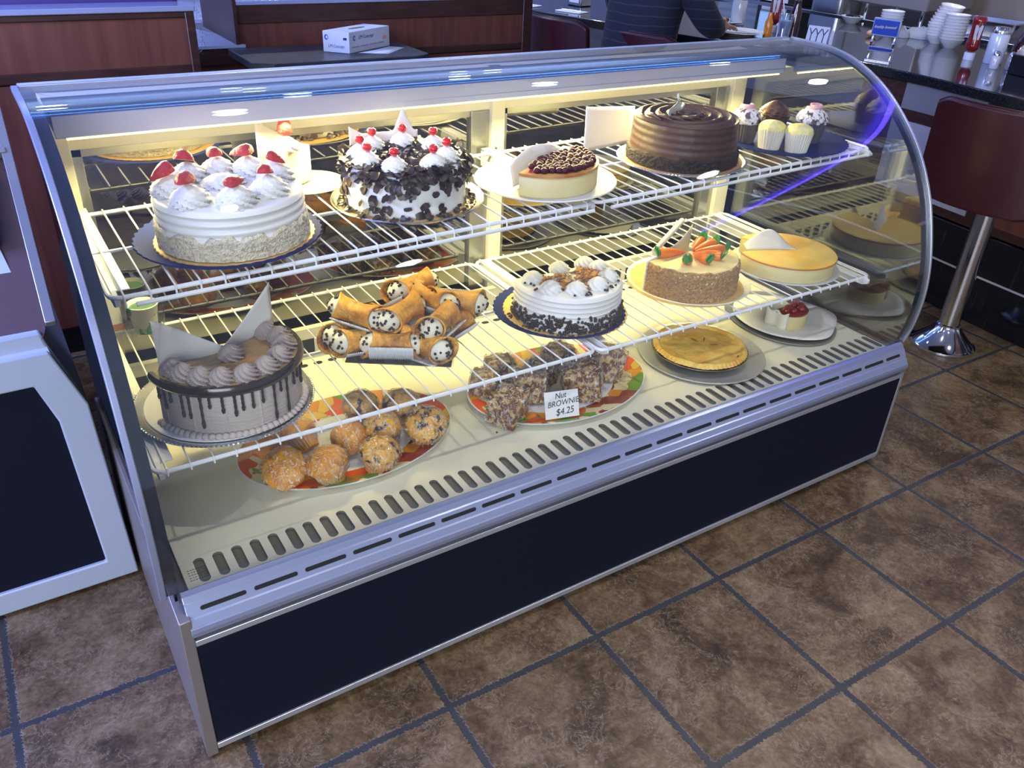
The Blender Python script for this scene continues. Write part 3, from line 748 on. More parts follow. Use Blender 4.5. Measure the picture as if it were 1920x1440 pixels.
for i, a in enumerate((112, 152, 190, 232, 285, 322, 20, 66)):
    rr = .098; px_, py_ = rr*math.cos(R(a)), rr*math.sin(R(a))
    o = obj('cream_swirl', rosette(.027, .032, 8, 1.5, .14), CREAM, bf); o.location = (px_, py_, .097); o.rotation_euler = (0, 0, i)
    o = obj('cherry', MB().lathe([(0, -.010), (.006, -.0085), (.0098, -.004), (.0108, .001), (.0095, .0055), (.005, .0088), (0, .0078)], 20), CHERRY, bf); o.location = (px_, py_, .137)
sheet('parchment', lambda u, v: (-.075+.165*u, .135 - .12*u*u*.2, .095 + v*(.028 + (.055*max(0, 1-abs(u-.80)*7)) + .020*max(0, 1-u*5))), '', PAPER, 30, 4, parent=bf)
# berry cheesecake (half)
x, y = .600, .612
plate('round_tray', 'cream coloured round tray under the berry cheesecake', x, y, zt(x), .180, mat('cream_tray', (.80, .77, .60), .35), lip=.009, rimw=.02)
board('white cardboard round under the berry cheesecake', x-.010, y-.012, zt(x)+.0035, .158, GREYB, 0, .003)
bc = thing('berry_cheesecake', 'half cheesecake covered in dark glazed berries', 'cake', (x-.015, y-.012, zt(x)+.0068)); bc.rotation_euler = (0, -TL, R(12))
A0, A1 = R(198), R(382)
obj('cheesecake_body', MB().lathe([(0, 0), (.131, 0), (.133, .003), (.134, .046), (.131, .051), (0, .052)], 70, A0, A1), CHEESE, bc, ang=50)
obj('browned_edge', MB().lathe([(0, .0505), (.132, .0505), (.1352, .0500), (.1350, .0560), (.131, .0575), (0, .056)], 70, A0, A1), mat('jam_stained_rim', (.36, .09, .02), .35, col2=(.62, .32, .08), scale=18), bc, ang=50)
m = MB(); rnd = random.Random(4)
pts = []
for _ in range(3000):
    a = rnd.uniform(A0+.10, A1-.05); r = math.sqrt(rnd.uniform(.0, .122**2)); p = (r*math.cos(a), r*math.sin(a))
    if p[1] > -.006+.0*p[0]: continue
    if a < A0+.28 and r > .09: continue
    if all((p[0]-q[0])**2 + (p[1]-q[1])**2 > .0125**2 for q in pts): pts.append(p)
    if len(pts) >= 98: break
for p in pts:
    b_ = obj('berry', MB().blob((0, 0, 0), .0090, .0090, .0080, 12, 8, jit=.15), DARKB, bc); b_.location = (p[0], p[1], .062 + rnd.uniform(0, .003))
obj('berry_glaze', MB().lathe([(0, .056), (.118, .056), (.121, .0575), (.112, .0585), (0, .0585)], 70, A0+.12, A1-.03, rad=lambda a, r, z: (r*(1+.03*math.sin(9*a)), z)), JAM, bc)
sheet('parchment', lambda u, v: (-.100 + .225*u, .006 + .012*v + .006*math.sin(7*u), .004 + v*(.050 + .035*math.sin(PI*min(1, u*1.15)))), '', mat('jam_marked_parchment', (.84, .78, .68), .6, col2=(.62, .16, .10), scale=11, ramp=(.52, .70)), 20, 6, parent=bc)
# chocolate cake
x, y = 1.044, .600
plate('round_tray', 'beaded silver tray under the chocolate cake', x, y, zt(x), .177, SILVERP, beads=120, lip=.007, rimw=.014)
board('golden brown cardboard round under the chocolate cake', x, y, zt(x)+.0035, .166, mat('brown_board', (.40, .24, .10), .5), 0, .0035)
cc = thing('chocolate_cake', 'round chocolate cake with swirled buttercream top and a crumb band around its foot', 'cake', (x-.004, y-.004, zt(x)+.0075)); cc.rotation_euler = (0, -TL, 0)
m = MB()
def chocfn(u, v):
    a = 2*PI*u
    if v < .42:
        t = v/.42; r = .146 - .006*t + .0006*math.cos(2*PI*(6*t + u)); z = .112*t
    else:
        t = (v-.42)/.58; r = .140*(1-t); sp = math.cos(2*PI*(t*5.2 - u)); z = .112 + .006*(sp)*(1 if t < .93 else .3)*min(1, t*8+.2) + .004*math.sin(PI*t)
    return (r*math.cos(a), r*math.sin(a), z)
m.grid(chocfn, 120, 120, None, True); obj('cake_body', m, CHOC, cc)
obj('crumb_band', coat(.1475, .0005, .036, 9, .0055, 260, 22, ragged=.003), CRUMB, cc)
m = MB()
def curlfn(u, v):
    return 0
for k in range(7):
    a = R(155 + 17*k); pr = .110 - .010*k
    m.tube([(pr*math.cos(a+q*.07), (pr)*math.sin(a+q*.07), .117 + .006*math.sin(PI*q/9) + .002*k*.3) for q in range(10)], [.002 + .0035*math.sin(PI*(q+.5)/10) for q in range(10)], 6)
obj('frosting_ridges', m, CHOC, cc)
sheet('parchment', lambda u, v: (-.070+.055*u+.012*v, -.012+.030*u + .012*math.sin(6*v), .112 + v*(.062*(1-.65*u)) + .010*math.sin(8*u)*v), '', PAPER, 10, 8, parent=cc)
pp = sheet('parchment_sheet', lambda u, v: (.840 + .20*u + .010*v, .775 + .030*u + .018*v, zt(.86) + .002 + v*(.118 - .020*u)), 'square of parchment paper standing behind the chocolate cake')
# cupcakes on fluted plate
x, y = 1.447, .600
plate('fluted_plate', 'navy blue fluted plate under the five cupcakes', x, y, zt(x), .187, NAVYPL, flutes=46, lip=.008, rimw=.055)
def cupcake(x_, y_, label, kind, rz=0):
    zb = zt(x_)+.0030; t = thing('cupcake', label, 'cupcake', (x_, y_, zb), rz, 'cupcakes on the upper shelf'); t.scale = (1.12, 1.12, 1.16)
    fl = 30 if kind == 'y' else 34; r0, r1, h = (.026, .034, .050) if kind == 'y' else (.028, .038, .052)
    obj('paper_cup', MB().lathe([(0, 0), (r0, 0), ((r0+r1)/2, h*.5), (r1, h), (r1-.002, h), (0, h-.004)], fl*6, rad=lambda a, r, z: (r*(1+.035*math.cos(fl*a)), z) if r > .02 else (r, z)), WCUP if kind == 'y' else DCUP, t)
    if kind == 'y':
        obj('icing', MB().grid(lambda u, v: (lambda a, b_: ((.034*(1+.05*noise.noise(Vector((u*9, v*3, x_*50))))*math.cos(b_)*math.cos(a)), .034*math.cos(b_)*math.sin(a), h-.004 + (.022 if v > 0 else 0)*math.sin(b_)**.6))(2*PI*u, PI/2*v), 36, 10, None, True), YELCAKE, t)
    else:
        ic = obj('icing', rosette(.038, .042, 9 if kind != 'c' else 5, 1.6 if kind != 'c' else 5, .06, 60, 14), CHOC if kind == 'c' else mat('speckled_cream', (.80, .76, .76), .5, col2=(.10, .07, .07), scale=75, ramp=(.52, .58), bump=.6, bscale=90), t); ic.location = (0, 0, h-.003)
        m = MB(); flakes(m, 90, lambda rnd: (lambda a, q: ((.040*(1-q*.5)*math.cos(a), .040*(1-q*.5)*math.sin(a), h + .028*q), (math.cos(a), math.sin(a), q)))(rnd.uniform(0, 6.28), rnd.random()**1.4), int(x_*100), (.0025, .0055))
        obj('chocolate_crumbs', m, SHAVE, t, ang=20)['kind'] = 'stuff'
        if kind == 'p':
            pk = obj('pink_swirl', MB().tube([(.018*math.cos(q*.5)*(1-q*.03), .018*math.sin(q*.5)*(1-q*.03), h + .030 + q*.0006) for q in range(14)], [.003+.0035*math.sin(PI*(q+.5)/14) for q in range(14)], 7), PINK, t)
    return t
cupcake(1.330, .650, 'dark cupcake with white and pink frosting at the left back of the navy plate', 'p')
cupcake(1.450, .652, 'cupcake with dark chocolate frosting at the middle back of the navy plate', 'c')
cupcake(1.512, .560, 'dark cupcake with white and pink frosting at the right of the navy plate', 'p', 2)
cupcake(1.345, .560, 'yellow cupcake in a white paper cup, beside the chocolate cake', 'y')
cupcake(1.385, .495, 'yellow cupcake in a white paper cup, nearest the front rail', 'y', 1)

# ------------------------------------------------------------------ lower shelf
ZS = ZLO + .0022
x, y = -.269, .520
plate('round_tray', 'silver beaded tray under the mocha drip cake', x, y, ZS, .187, SILVERP, beads=130, lip=.007, rimw=.016, tilt=0)
board('white cardboard round under the mocha drip cake', x, y, ZS+.0035, .165, WPLAST, 0, .003, tilt=0)
dc = thing('drip_cake', 'half a mocha cake with cookie top, ten frosting rosettes and dark chocolate drips', 'cake', (x+.012, y-.005, ZS+.0068), R(14))
A0, A1 = R(176), R(368)
obj('cake_body', MB().lathe([(0, 0), (.146, 0), (.148, .004), (.147, .088), (.144, .094), (0, .094)], 110, A0, A1, rad=lambda a, r, z: (r*(1+.008*math.cos(110*a)) if r > .1 else r, z)), LILAC, dc, ang=50)
obj('ganache_rim', MB().lathe([(0, .094), (.152, .092), (.159, .099), (.160, .108), (.156, .115), (.148, .114), (.147, .110), (0, .110)], 90, A0-.05, A1+.05), GANACHE, dc)
obj('cookie_top', MB().lathe([(0, .108), (.1495, .108), (.148, .1125), (.09, .113), (0, .113)], 90, A0-.04, A1+.04), CARAMEL, dc)
rnd = random.Random(12)
for i in range(24):
    a = A0 + .08 + (A1-A0-.16)*i/23 + rnd.uniform(-.025, .025); L_ = rnd.choice([.028, .04, .05, .055, .075, .035])
    if i in (12, 14): L_ = .085
    pts = [(.151*math.cos(a), .151*math.sin(a), .098 - L_*q/8) for q in range(9)]
    m = MB().tube(pts, [.0034 if q < 2 else .0022 + .0009*(q % 2) + (.0008 if q > 6 else 0) for q in range(9)], 7)
    m.blob((.151*math.cos(a), .151*math.sin(a), .098-L_), .0033, .0033, .004, 8, 6)
    obj('chocolate_drip', m, GANACHE, dc)
rb = obj('cream_rosette', rosette(.0225, .032, 8, 1.7, .22, 72, 14), COCOACR, dc)
spots = [(.115, A0+.12), (.118, A0+.42), (.118, A0+.74), (.120, A0+1.08), (.122, A0+1.46), (.122, A0+1.84), (.120, A0+2.24), (.120, A0+2.66), (.118, A0+2.98), (.105, A1-.10), (.030, R(268))]
for i, (r, a) in enumerate(spots):
    o = rb if i == 0 else rb.copy()
    if i: C.objects.link(o)
    o.location = (r*math.cos(a), r*math.sin(a), .112); o.rotation_euler = (0, 0, i*1.1); o.scale = (1, 1, 1)
m = MB()
for i in range(40):
    a = A0 + .03 + (A1-A0-.06)*i/39; m = rosette(.0085, .010, 6, 1, .15, 18, 4, (.153*math.cos(a), .153*math.sin(a), 0), m)
obj('piped_border', m, LILAC, dc)
def fold(side):
    if side < 0: return lambda u, v: (-.135 + .135*u, .012 + .010*math.sin(5*u), .105 + v*((1-u)*.118 + .020*u))
    return lambda u, v: (.005 + .13*u, .010 + .018*u, .105 + v*(.016 + .100*u**1.1))
sheet('parchment', fold(-1), '', PAPER, 12, 8, parent=dc); sheet('parchment', fold(1), '', PAPER, 12, 8, parent=dc)
# small cup and card wrapped at the left end
x, y = -.345, .930
cu_ = thing('paper_cup', 'green patterned paper cup in clear film at the left end of the lower shelf', 'cup', (x, y, ZS))
obj('cup_wall', MB().lathe([(0, 0), (.026, 0), (.036, .070), (.038, .072), (.036, .073), (.034, .070), (.0, .004)], 32), mat('green_print_cup', (.80, .82, .76), .5, col2=(.03, .28, .12), scale=22, ramp=(.50, .55)), cu_)
obj('cup_contents', MB().lathe([(0, .060), (.033, .060), (.033, .063), (0, .065)], 24), mat('green_leaf_fill', (.05, .25, .10), .5, col2=(.2, .25, .12), scale=60), cu_)
obj('film_wrap', MB().grid(lambda u, v: (lambda a, r: (r*math.cos(a)*(1+.1*math.sin(7*a)), r*math.sin(a)*(1+.1*math.cos(5*a)), -.001+.095*v))(2*PI*u, .040+.008*math.sin(PI*v)), 40, 8, None, True), CLEARP, cu_)
cb = thing('small_box', 'white and copper striped small carton standing at the left end beside the film wrapped cup', 'box', (-.415, .955, ZS+.0005))
obj('carton', MB().box(-.022, .022, -.012, .022, 0, .150), mat('white_carton', (.80, .80, .78), .5), cb, bevel=.002)
obj('copper_band', MB().box(-.0225, .0225, -.0125, .0225, .006, .024), mat('copper_print', (.50, .24, .14), .4, .3), cb)
obj('red_print', MB().box(-.0225, .0225, -.0125, .0225, .125, .1505), mat('red_print', (.42, .03, .02), .5, col2=(.45, .2, .1), scale=60), cb)
# cannoli on a square black tray with clear lid edge
x, y = .190, .590
ct = thing('cannoli_tray', 'square black tray with a clear plastic edge under the pile of cannoli', 'tray', (x, y, ZS), R(-33))
obj('tray_base', MB().box(-.125, .125, -.125, .125, 0, .004), BLACK, ct, bevel=.002)
m = MB()
for a0_, b0_, a1_, b1_ in ((-.13, -.13, .13, -.127), (-.13, .127, .13, .13), (-.13, -.127, -.127, .127), (.127, -.127, .13, .127)): m.box(a0_, a1_, b0_, b1_, .0, .030)
obj('clear_edge', m, CLEARP, ct, smooth=False)
o = obj('liner_paper', MB().box(-.10, .12, .02, .118, .0042, .0050), WPLAST, ct)
def make_cannolo():
    t = thing('cannoli', '', 'pastry', (0, 0, 0), 0, 'cannoli on the black tray')
    def sh(u, v):
        a = 2*PI*u*1.04; x_ = (v-.5)*.108; flare = .0205 + .0085*abs(2*v-1)**2.4 + .0012*noise.noise(Vector((math.cos(a)*3, math.sin(a)*3, v*9)))
        # the mouth is cut slanting and gapes on one side
        x_ += .016*math.cos(a+.6)*(2*v-1)
        return (x_, flare*math.cos(a)*1.05, flare*math.sin(a))
    obj('pastry_shell', MB().grid(sh, 40, 24), SHELL, t, solid=.0035, recalc=False)
    for sgn in (-1, 1):
        f = obj('cream_filling', MB().grid(lambda u, v: (lambda a, b_: (sgn*(.036 + .034*math.sin(b_)), .0245*math.cos(b_)*math.cos(a), .0245*math.cos(b_)*math.sin(a)))(2*PI*u, PI/2*v), 24, 8, None, True), RICOTTA, t)
        m = MB(); scatter_chips(m, 30, lambda rnd: (lambda a, b_: ((sgn*(.036+.034*math.sin(b_)), .0245*math.cos(b_)*math.cos(a), .0245*math.cos(b_)*math.sin(a)), (sgn*math.sin(b_), math.cos(b_)*math.cos(a), math.cos(b_)*math.sin(a))))(rnd.uniform(0, 6.28), rnd.uniform(.25, 1.4)), .0028, .0038, 5 + sgn)
        obj('chocolate_chips', m, CHIPM, f)['kind'] = 'stuff'
    # fluted paper liner cupping the lower side
    obj('paper_liner', MB().grid(lambda u, v: (lambda a: ((v-.5)*.092, (.0300+.0016*math.cos(40*v*PI)+.010*abs(2*u-1)**3)*math.cos(a), (.0300+.0016*math.cos(40*v*PI))*math.sin(a)))(R(195 + 150*u)), 12, 80), WPLAST, t, solid=.0005, recalc=False)
    return t
can = make_cannolo()
CN = [(.062, .640, .027, 28, 0, 'cannolo at the left back of the tray bottom, shell facing left'),
      (.075, .575, .026, -8, 0, 'cannolo at the left front of the tray bottom'),
      (.190, .490, .026, -62, 0, 'cannolo at the front of the tray pointing its cream end at the glass'),
      (.300, .545, .026, 25, 0, 'cannolo at the right front corner of the tray'),
      (.330, .640, .026, 8, 0, 'cannolo at the right back edge of the tray'),
      (.190, .660, .026, -22, 0, 'long cannolo lying across the middle of the tray bottom'),
      (.080, .610, .074, -52, 6, 'bright golden cannolo on top at the left, cream end down'),
      (.175, .570, .070, 24, 0, 'brown blistered cannolo on top in the middle, in a fluted liner'),
      (.275, .610, .068, -62, 0, 'cannolo leaning on top at the right with a large cream end'),
      (.260, .680, .078, 15, 0, 'topmost golden cannolo at the back right of the pile'),
      (.125, .520, .026, -30, 0, 'cannolo at the front left corner of the tray, dark brown shell'),
      (.250, .515, .058, 35, 0, 'cannolo resting across the two front ones at the right'),
      (.330, .580, .064, -25, 5, 'cannolo at the far right on top, chip covered end')]
for i, (a, b_, c_, az, tl, lb) in enumerate(CN):
    o = can if i == 0 else dup(can, (0, 0, 0))
    o.location = (a, b_, ZS+.009+c_*1.12); o.rotation_euler = (R(15*((i*7) % 5-2)), R(tl), R(az)); o['label'] = lb; o.scale = (1.12, 1.15, 1.15)
for i, (a, b_) in enumerate(((.395, .52), (.42, .515), (.49, .52), (.335, .475))):
    o = obj('chocolate_chip', scatter_chips(MB(), 1, lambda rnd: ((0, 0, 0), (0, 0, 1)), .003, .0035, i), CHIPM); o.location = (a, b_-.1, DZ+.0005)
    tag(o, 'stray chocolate chip lying on the white deck between the trays', 'crumb', 'stray crumbs on the deck')
# white chocolate chip cake
x, y = .633, .548
plate('fluted_plate', 'navy blue fluted plate under the chocolate chip cream cake', x-.002, y+.004, ZS, .178, NAVYPL, flutes=44, lip=.008, rimw=.028, tilt=0)
board('gold scalloped board under the chocolate chip cream cake', x+.012, y-.004, ZS+.0035, .166, GOLDB, 50, tilt=0)
A0, A1 = R(158), R(392)
wc = thing('chocolate_chip_cake', 'half eaten white cream cake with chocolate chips around its foot and broken cookie on top', 'cake', (x+.008, y-.010, ZS+.0078))
obj('cake_body', MB().lathe(combed(.146, .096, 6, .0024), 120, A0, A1), CREAM, wc, ang=60)
m = MB(); scatter_chips(m, 560, side_place(.1465, .004, .046, A0, A1, dens=lambda t, a: 1-.75*t), .0038, .0052, 21)
scatter_chips(m, 70, lambda rnd: (lambda a, q: ((q*math.cos(a), q*math.sin(a), .0002), (0, 0, 1)))(rnd.uniform(A0, A1), rnd.uniform(.150, .160)), .003, .004, 22)
obj('chocolate_chips', m, CHIPM, wc)['kind'] = 'stuff'
m = MB(); scatter_chips(m, 100, top_place(.03, .134, .098, A0+.1, A1-.1), .003, .0042, 23); obj('chocolate_chips', m, CHIPM, wc)['kind'] = 'stuff'
m = MB(); flakes(m, 190, top_place(.01, .100, .101, A0+.15, A1-.15), 31, (.004, .009), .0022)
obj('cookie_crumbs', m, mat('cookie_crumb', (.50, .24, .06), .7), wc, ang=20)['kind'] = 'stuff'
for i, (r, a) in enumerate(((.100, 170), (.105, 210), (.095, 248), (.095, 288), (.105, 325), (.100, 360), (.090, 24), (.04, 90))):
    o = obj('cream_swirl', rosette(.026, .030, 8, 1.2, .12), CREAM, wc); o.location = (r*math.cos(R(a)), r*math.sin(R(a)), .096); o.rotation_euler = (0, 0, i)
# carrot cake
x, y = 1.087, .540
plate('round_tray', 'cream coloured tray under the carrot cake', x, y, ZS, .181, mat('cream_tray', (.80, .77, .60), .35), lip=.008, rimw=.018, tilt=0)
board('gold board under the carrot cake', x-.020, y-.008, ZS+.0035, .168, GOLDB, 48, tilt=0)
A0, A1 = R(176), R(386)
kc = thing('carrot_cake', 'part of a carrot cake coated in toasted crumbs with orange icing carrots on top', 'cake', (x-.022, y-.010, ZS+.0078))
obj('cake_body', MB().lathe([(0, 0), (.142, 0), (.144, .004), (.144, .080), (.138, .088), (0, .090)], 100, A0, A1), YCREAM, kc, ang=50)
obj('crumb_coating', coat(.1435, .0, .086, 3, .0050, 200, 30, a0=A0, a1=A1, ragged=.004), CARROTCR, kc)
def carrot(az, L_, off):
    t = MB()
    a = R(az); pts = []; rs = []
    for q in range(10):
        u = q/9; d = off + L_*u; pts.append((d*math.cos(a), d*math.sin(a), .092 + .011*(.35+.65*u))); rs.append(.0028 + .0125*math.sin(PI*.5*min(1, u*1.15))*(1 if u < .9 else .7))
    c_ = obj('icing_carrot', t.tube(pts, rs, 12), ORANGE, kc)
    m = MB(); e = off + L_
    for s in (-1, 0, 1):
        m.grid(lambda u, v: (lambda rr, w_: ((e + rr)*math.cos(a) - w_*math.sin(a), (e+rr)*math.sin(a) + w_*math.cos(a), .094 + .026*u + .006*abs(s)))(.002+.014*u*(1-.3*abs(s)) , s*.007*(1-u*.4) + (v-.5)*.016*math.sin(PI*(u*.85+.12))), 6, 4)
    obj('icing_leaf', m, GREEN, c_, solid=.003, recalc=False)
for az, L_, off in ((172, .088, .018), (222, .075, .020), (262, .070, .018), (298, .074, .018), (332, .085, .016), (2, .080, .018), (25, .070, .020)): carrot(az, L_, off)
sheet('parchment', lambda u, v: (-.150 + .265*u, .012 + .105*u - .02*math.sin(PI*u), .002 + v*(.085 + .022*u) + .012*u), '', PAPER, 14, 6, parent=kc)
m = MB().tube([(-.10 + .17*q/8, .040 + .078*q/8, .098 + .040*q/8) for q in range(9)], .0085, 10)
obj('rolled_parchment', m, PAPER, kc)
# plain cheesecake
x, y = 1.452, .500
plate('round_tray', 'grey cardboard round under the plain cheesecake', x, y, ZS, .168, GREYB, lip=.004, rimw=.012, tilt=0)
pc = thing('plain_cheesecake', 'plain yellow cheesecake with a browned edge, standing left of the right end glass', 'cake', (x-.006, y-.004, ZS+.004), 0)
obj('cheesecake_body', MB().lathe([(0, 0), (.148, 0), (.150, .003), (.151, .040), (.150, .044), (0, .044)], 90, R(160), R(470)), CHEESE, pc, ang=50)
obj('browned_top', MB().lathe([(0, .0442), (.145, .0442), (.1515, .0445), (.1505, .0485), (.140, .0505), (0, .0500)], 90, R(160), R(470)), [BROWNED], pc, ang=50)
obj('browned_rim', MB().lathe([(.1495, .0425), (.1523, .044), (.1520, .0475), (.1495, .0488)], 90, R(160), R(470)), BROWNRIM, pc)
sheet('parchment', lambda u, v: (-.115+.15*u, .055 - .070*u + .02*v, .046 + v*(.060*math.sin(PI*(.15+.8*u))**2) + .004), '', PAPER, 14, 8, parent=pc)
m = MB().prism([(-.115, -.007), (.03, -.016), (.06, -.012), (.075, 0), (.06, .012), (.03, .016), (-.115, .007)], 'z', 0, .002)
cs = obj('cake_server', m, STEEL, bevel=.0005); cs.location = (1.300, .690, ZS+.001); cs.rotation_euler = (0, 0, R(-42)); tag(cs, 'steel cake server lying on the wires between the carrot cake and the plain cheesecake', 'cake server')

# ------------------------------------------------------------------ deck
FLORAL = [mat('tray_cream', (.80, .72, .48), .3, coat=.5)]
def floral():
    m = bpy.data.materials.new('floral_print'); m.use_nodes = True; nt = m.node_tree; N = nt.nodes; L = nt.links; b = N['Principled BSDF']
    tc = N.new('ShaderNodeTexCoord'); n = N.new('ShaderNodeTexVoronoi'); n.inputs['Scale'].default_value = 17
    ns = N.new('ShaderNodeTexNoise'); ns.inputs['Scale'].default_value = 9; mixv = N.new('ShaderNodeVectorMath'); mixv.operation = 'MULTIPLY_ADD'; mixv.inputs[1].default_value = (.17, .17, .17)
    L.new(tc.outputs['Object'], ns.inputs['Vector']); L.new(ns.outputs['Color'], mixv.inputs[0]); L.new(tc.outputs['Object'], mixv.inputs[2]); L.new(mixv.outputs[0], n.inputs['Vector'])
    sp = N.new('ShaderNodeSeparateColor'); L.new(n.outputs['Color'], sp.inputs[0])
    r = N.new('ShaderNodeValToRGB'); r.color_ramp.interpolation = 'CONSTANT'; L.new(sp.outputs[0], r.inputs[0])
    cols = [(0, (.80, .70, .40)), (.16, (.78, .10, .02)), (.42, (.80, .32, .02)), (.60, (.14, .34, .05)), (.76, (.80, .52, .08)), (.88, (.30, .04, .03))]
    r.color_ramp.elements[0].color = (*cols[0][1], 1); r.color_ramp.elements[1].position = cols[1][0]; r.color_ramp.elements[1].color = (*cols[1][1], 1)
    for p, q in cols[2:]:
        e = r.color_ramp.elements.new(p); e.color = (*q, 1)
    e_ = N.new('ShaderNodeTexVoronoi'); e_.feature = 'DISTANCE_TO_EDGE'; e_.inputs['Scale'].default_value = 17; L.new(mixv.outputs[0], e_.inputs['Vector'])
    cr = N.new('ShaderNodeValToRGB'); cr.color_ramp.elements[0].position = .0; cr.color_ramp.elements[1].position = .025; L.new(e_.outputs[0], cr.inputs[0])
    mx = N.new('ShaderNodeMix'); mx.data_type = 'RGBA'; L.new(cr.outputs[0], mx.inputs[0]); mx.inputs[6].default_value = (.45, .16, .03, 1); L.new(r.outputs[0], mx.inputs[7])
    L.new(mx.outputs[2], b.inputs['Base Color']); b.inputs['Roughness'].default_value = .25; b.inputs['Coat Weight'].default_value = .5
    return m
FLOR = floral()
def oval_tray(label, x, y, a, b, rz):
    t = thing('oval_platter', label, 'platter', (x, y, DZ+.0003), rz)
    P = [(0, 0), (.66, 0), (.76, .001), (1.0, .017), (1.005, .019), (.99, .0195), (.76, .0050), (.64, .0035), (0, .0035)]
    m = MB(); n = 96; o0 = 0
    for i in range(n):
        an = 2*PI*i/n
        for r, z in P: m.v.append((a*r*math.cos(an), b*r*math.sin(an), z))
    for i in range(n):
        j = (i+1) % n
        for p in range(len(P)-1): m.f.append([i*9+p, j*9+p, j*9+p+1, i*9+p+1]); m.mi.append(1 if p in (5, 6) else 0)
    obj('dish', m, [WPLAST, FLOR], t, ang=60)
    return t
oval_tray('oval floral platter under the film wrapped muffins', .000, .515, .268, .183, R(4))
oval_tray('oval floral platter under the nut brownies', .598, .487, .268, .190, R(3))
def muffin(x_, y_, s, kind, label, tilt=(0, 0), rz=0):
    z0 = DZ + .0045
    t = thing('muffin', label, 'muffin', (x_, y_, z0), rz, 'film wrapped muffins'); t.rotation_euler = (tilt[0], tilt[1], rz)
    obj('paper_cup', MB().lathe([(0, 0), (.026*s, 0), (.037*s, .040*s), (.0375*s, .044*s), (0, .044*s)], 26*6, rad=lambda a, r, z: (r*(1+.03*math.cos(26*a)), z) if r > .02 else (r, z)), CUPP, t)
    sd = x_*77 + y_*31
    obj('crown', MB().grid(lambda u, v: (lambda a, b_: (lambda q: (.0435*s*q*math.cos(b_)*math.cos(a), .0435*s*q*math.cos(b_)*math.sin(a), .046*s + .031*s*q*math.sin(b_)))(1 + .10*noise.noise(Vector((math.cos(a)*1.7+sd, math.sin(a)*1.7, b_*1.5)))))(2*PI*u, -.35 + (PI/2+.35)*v), 36, 14, None, True), MUFFB if kind == 'b' else MUFF, t)
    wm = MB()
    def wf(u, v):
        a = 2*PI*u; b_ = -PI/2 + PI*v; p = Vector((math.cos(a)*math.cos(b_), math.sin(a)*math.cos(b_), math.sin(b_)))
        q = 1.0 + .09*noise.noise(p*3.1 + Vector((sd, 1, 0))) + .05*noise.noise(p*9 + Vector((sd, 5, 0)))
        return (p.x*.0475*s*q*(1 if b_ > 0 else .93), p.y*.0475*s*q*(1 if b_ > 0 else .93), .0405*s + p.z*.0405*s*q*(1 if b_ > 0 else .97))
    wm.grid(wf, 40, 24, None, True)
    obj('cling_film', wm, WRAP, t, ang=15)
    return t
muffin(-.175, .445, 1.12, 'g', 'golden film wrapped muffin at the left front of the floral platter', (R(28), R(-18)))
muffin(-.093, .385, 1.08, 'g', 'round golden film wrapped muffin, front middle of the floral platter', (R(-12), 0), 1)
muffin(.012, .372, 1.04, 'b', 'dark speckled film wrapped muffin, front right of the floral platter', (R(10), 0), 2)
muffin(-.098, .520, 1.04, 'g', 'golden film wrapped muffin lying on its side behind the left front one', (R(-55), R(15)), .5)
muffin(-.010, .495, 1.00, 'g', 'golden film wrapped muffin in the middle row of the floral platter', (R(-30), 0), 3)
muffin(.070, .470, 1.06, 'b', 'golden muffin with dark berries in the middle row of the floral platter', (0, R(8)), 4)
muffin(.168, .432, 1.16, 'b', 'film wrapped berry muffin at the right end of the floral platter', (R(12), R(10)), 5)
muffin(.150, .535, 1.06, 'b', 'film wrapped berry muffin behind the right end one', (0, 0), 6)
muffin(.060, .580, 1.04, 'b', 'film wrapped muffin at the back of the floral platter, under the wires', (0, 0), 7)
muffin(-.140, .610, 1.0, 'g', 'film wrapped muffin at the left back of the floral platter', (0, 0), 8)
def brownie(x_, y_, z_, sx, sy, sz, rot, label):
    t = thing('brownie', label, 'brownie', (x_, y_, z_), 0, 'film wrapped nut brownies'); t.rotation_euler = rot
    def bx(sx, sy, sz, amp, n, seed):
        m = MB()
        def fn(u, v):
            a = 2*PI*u; b_ = -PI/2 + PI*v
            p = Vector((math.cos(a)*math.cos(b_), math.sin(a)*math.cos(b_), math.sin(b_)))
            k = max(abs(p.x), abs(p.y), abs(p.z)); q = p/k
            q = q*.82 + p*.18*1.3
            d = 1 + amp*noise.noise(q*2.2 + Vector((seed, 0, 0))) + amp*.5*noise.noise(q*6 + Vector((seed, 3, 0)))
            return (q.x*sx*d, q.y*sy*d, sz + q.z*sz*d)
        return m.grid(fn, n, n//2, None, True)
    obj('brownie_block', bx(sx*.92, sy*.92, sz*.94, .06, 40, x_*50), BROWNIE, t, ang=30)
    obj('cling_film', bx(sx, sy, sz, .16, 44, x_*80), WRAP, t, ang=12)
    return t
bz = DZ + .006
brownie(.392, .415, bz, .049, .042, .038, (R(5), R(-8), R(30)), 'film wrapped nut brownie nearest the left end of its platter')
brownie(.480, .470, bz, .048, .041, .041, (R(-8), R(6), R(-20)), 'film wrapped nut brownie behind the price card')
brownie(.628, .415, bz, .052, .041, .050, (R(10), R(-6), R(-35)), 'large film wrapped nut brownie just right of the price card')
brownie(.735, .470, bz, .050, .041, .047, (R(-6), R(10), R(-25)), 'film wrapped nut brownie at the right end of its platter')
brownie(.560, .520, bz, .040, .036, .036, (R(0), R(6), R(15)), 'film wrapped nut brownie at the back, in the middle of its platter')
brownie(.400, .550, bz, .040, .036, .030, (R(0), R(-6), R(50)), 'film wrapped nut brownie at the left back, under the wires')
brownie(.655, .575, bz, .042, .036, .034, (R(4), R(0), R(10)), 'film wrapped nut brownie at the right back, under the wires')
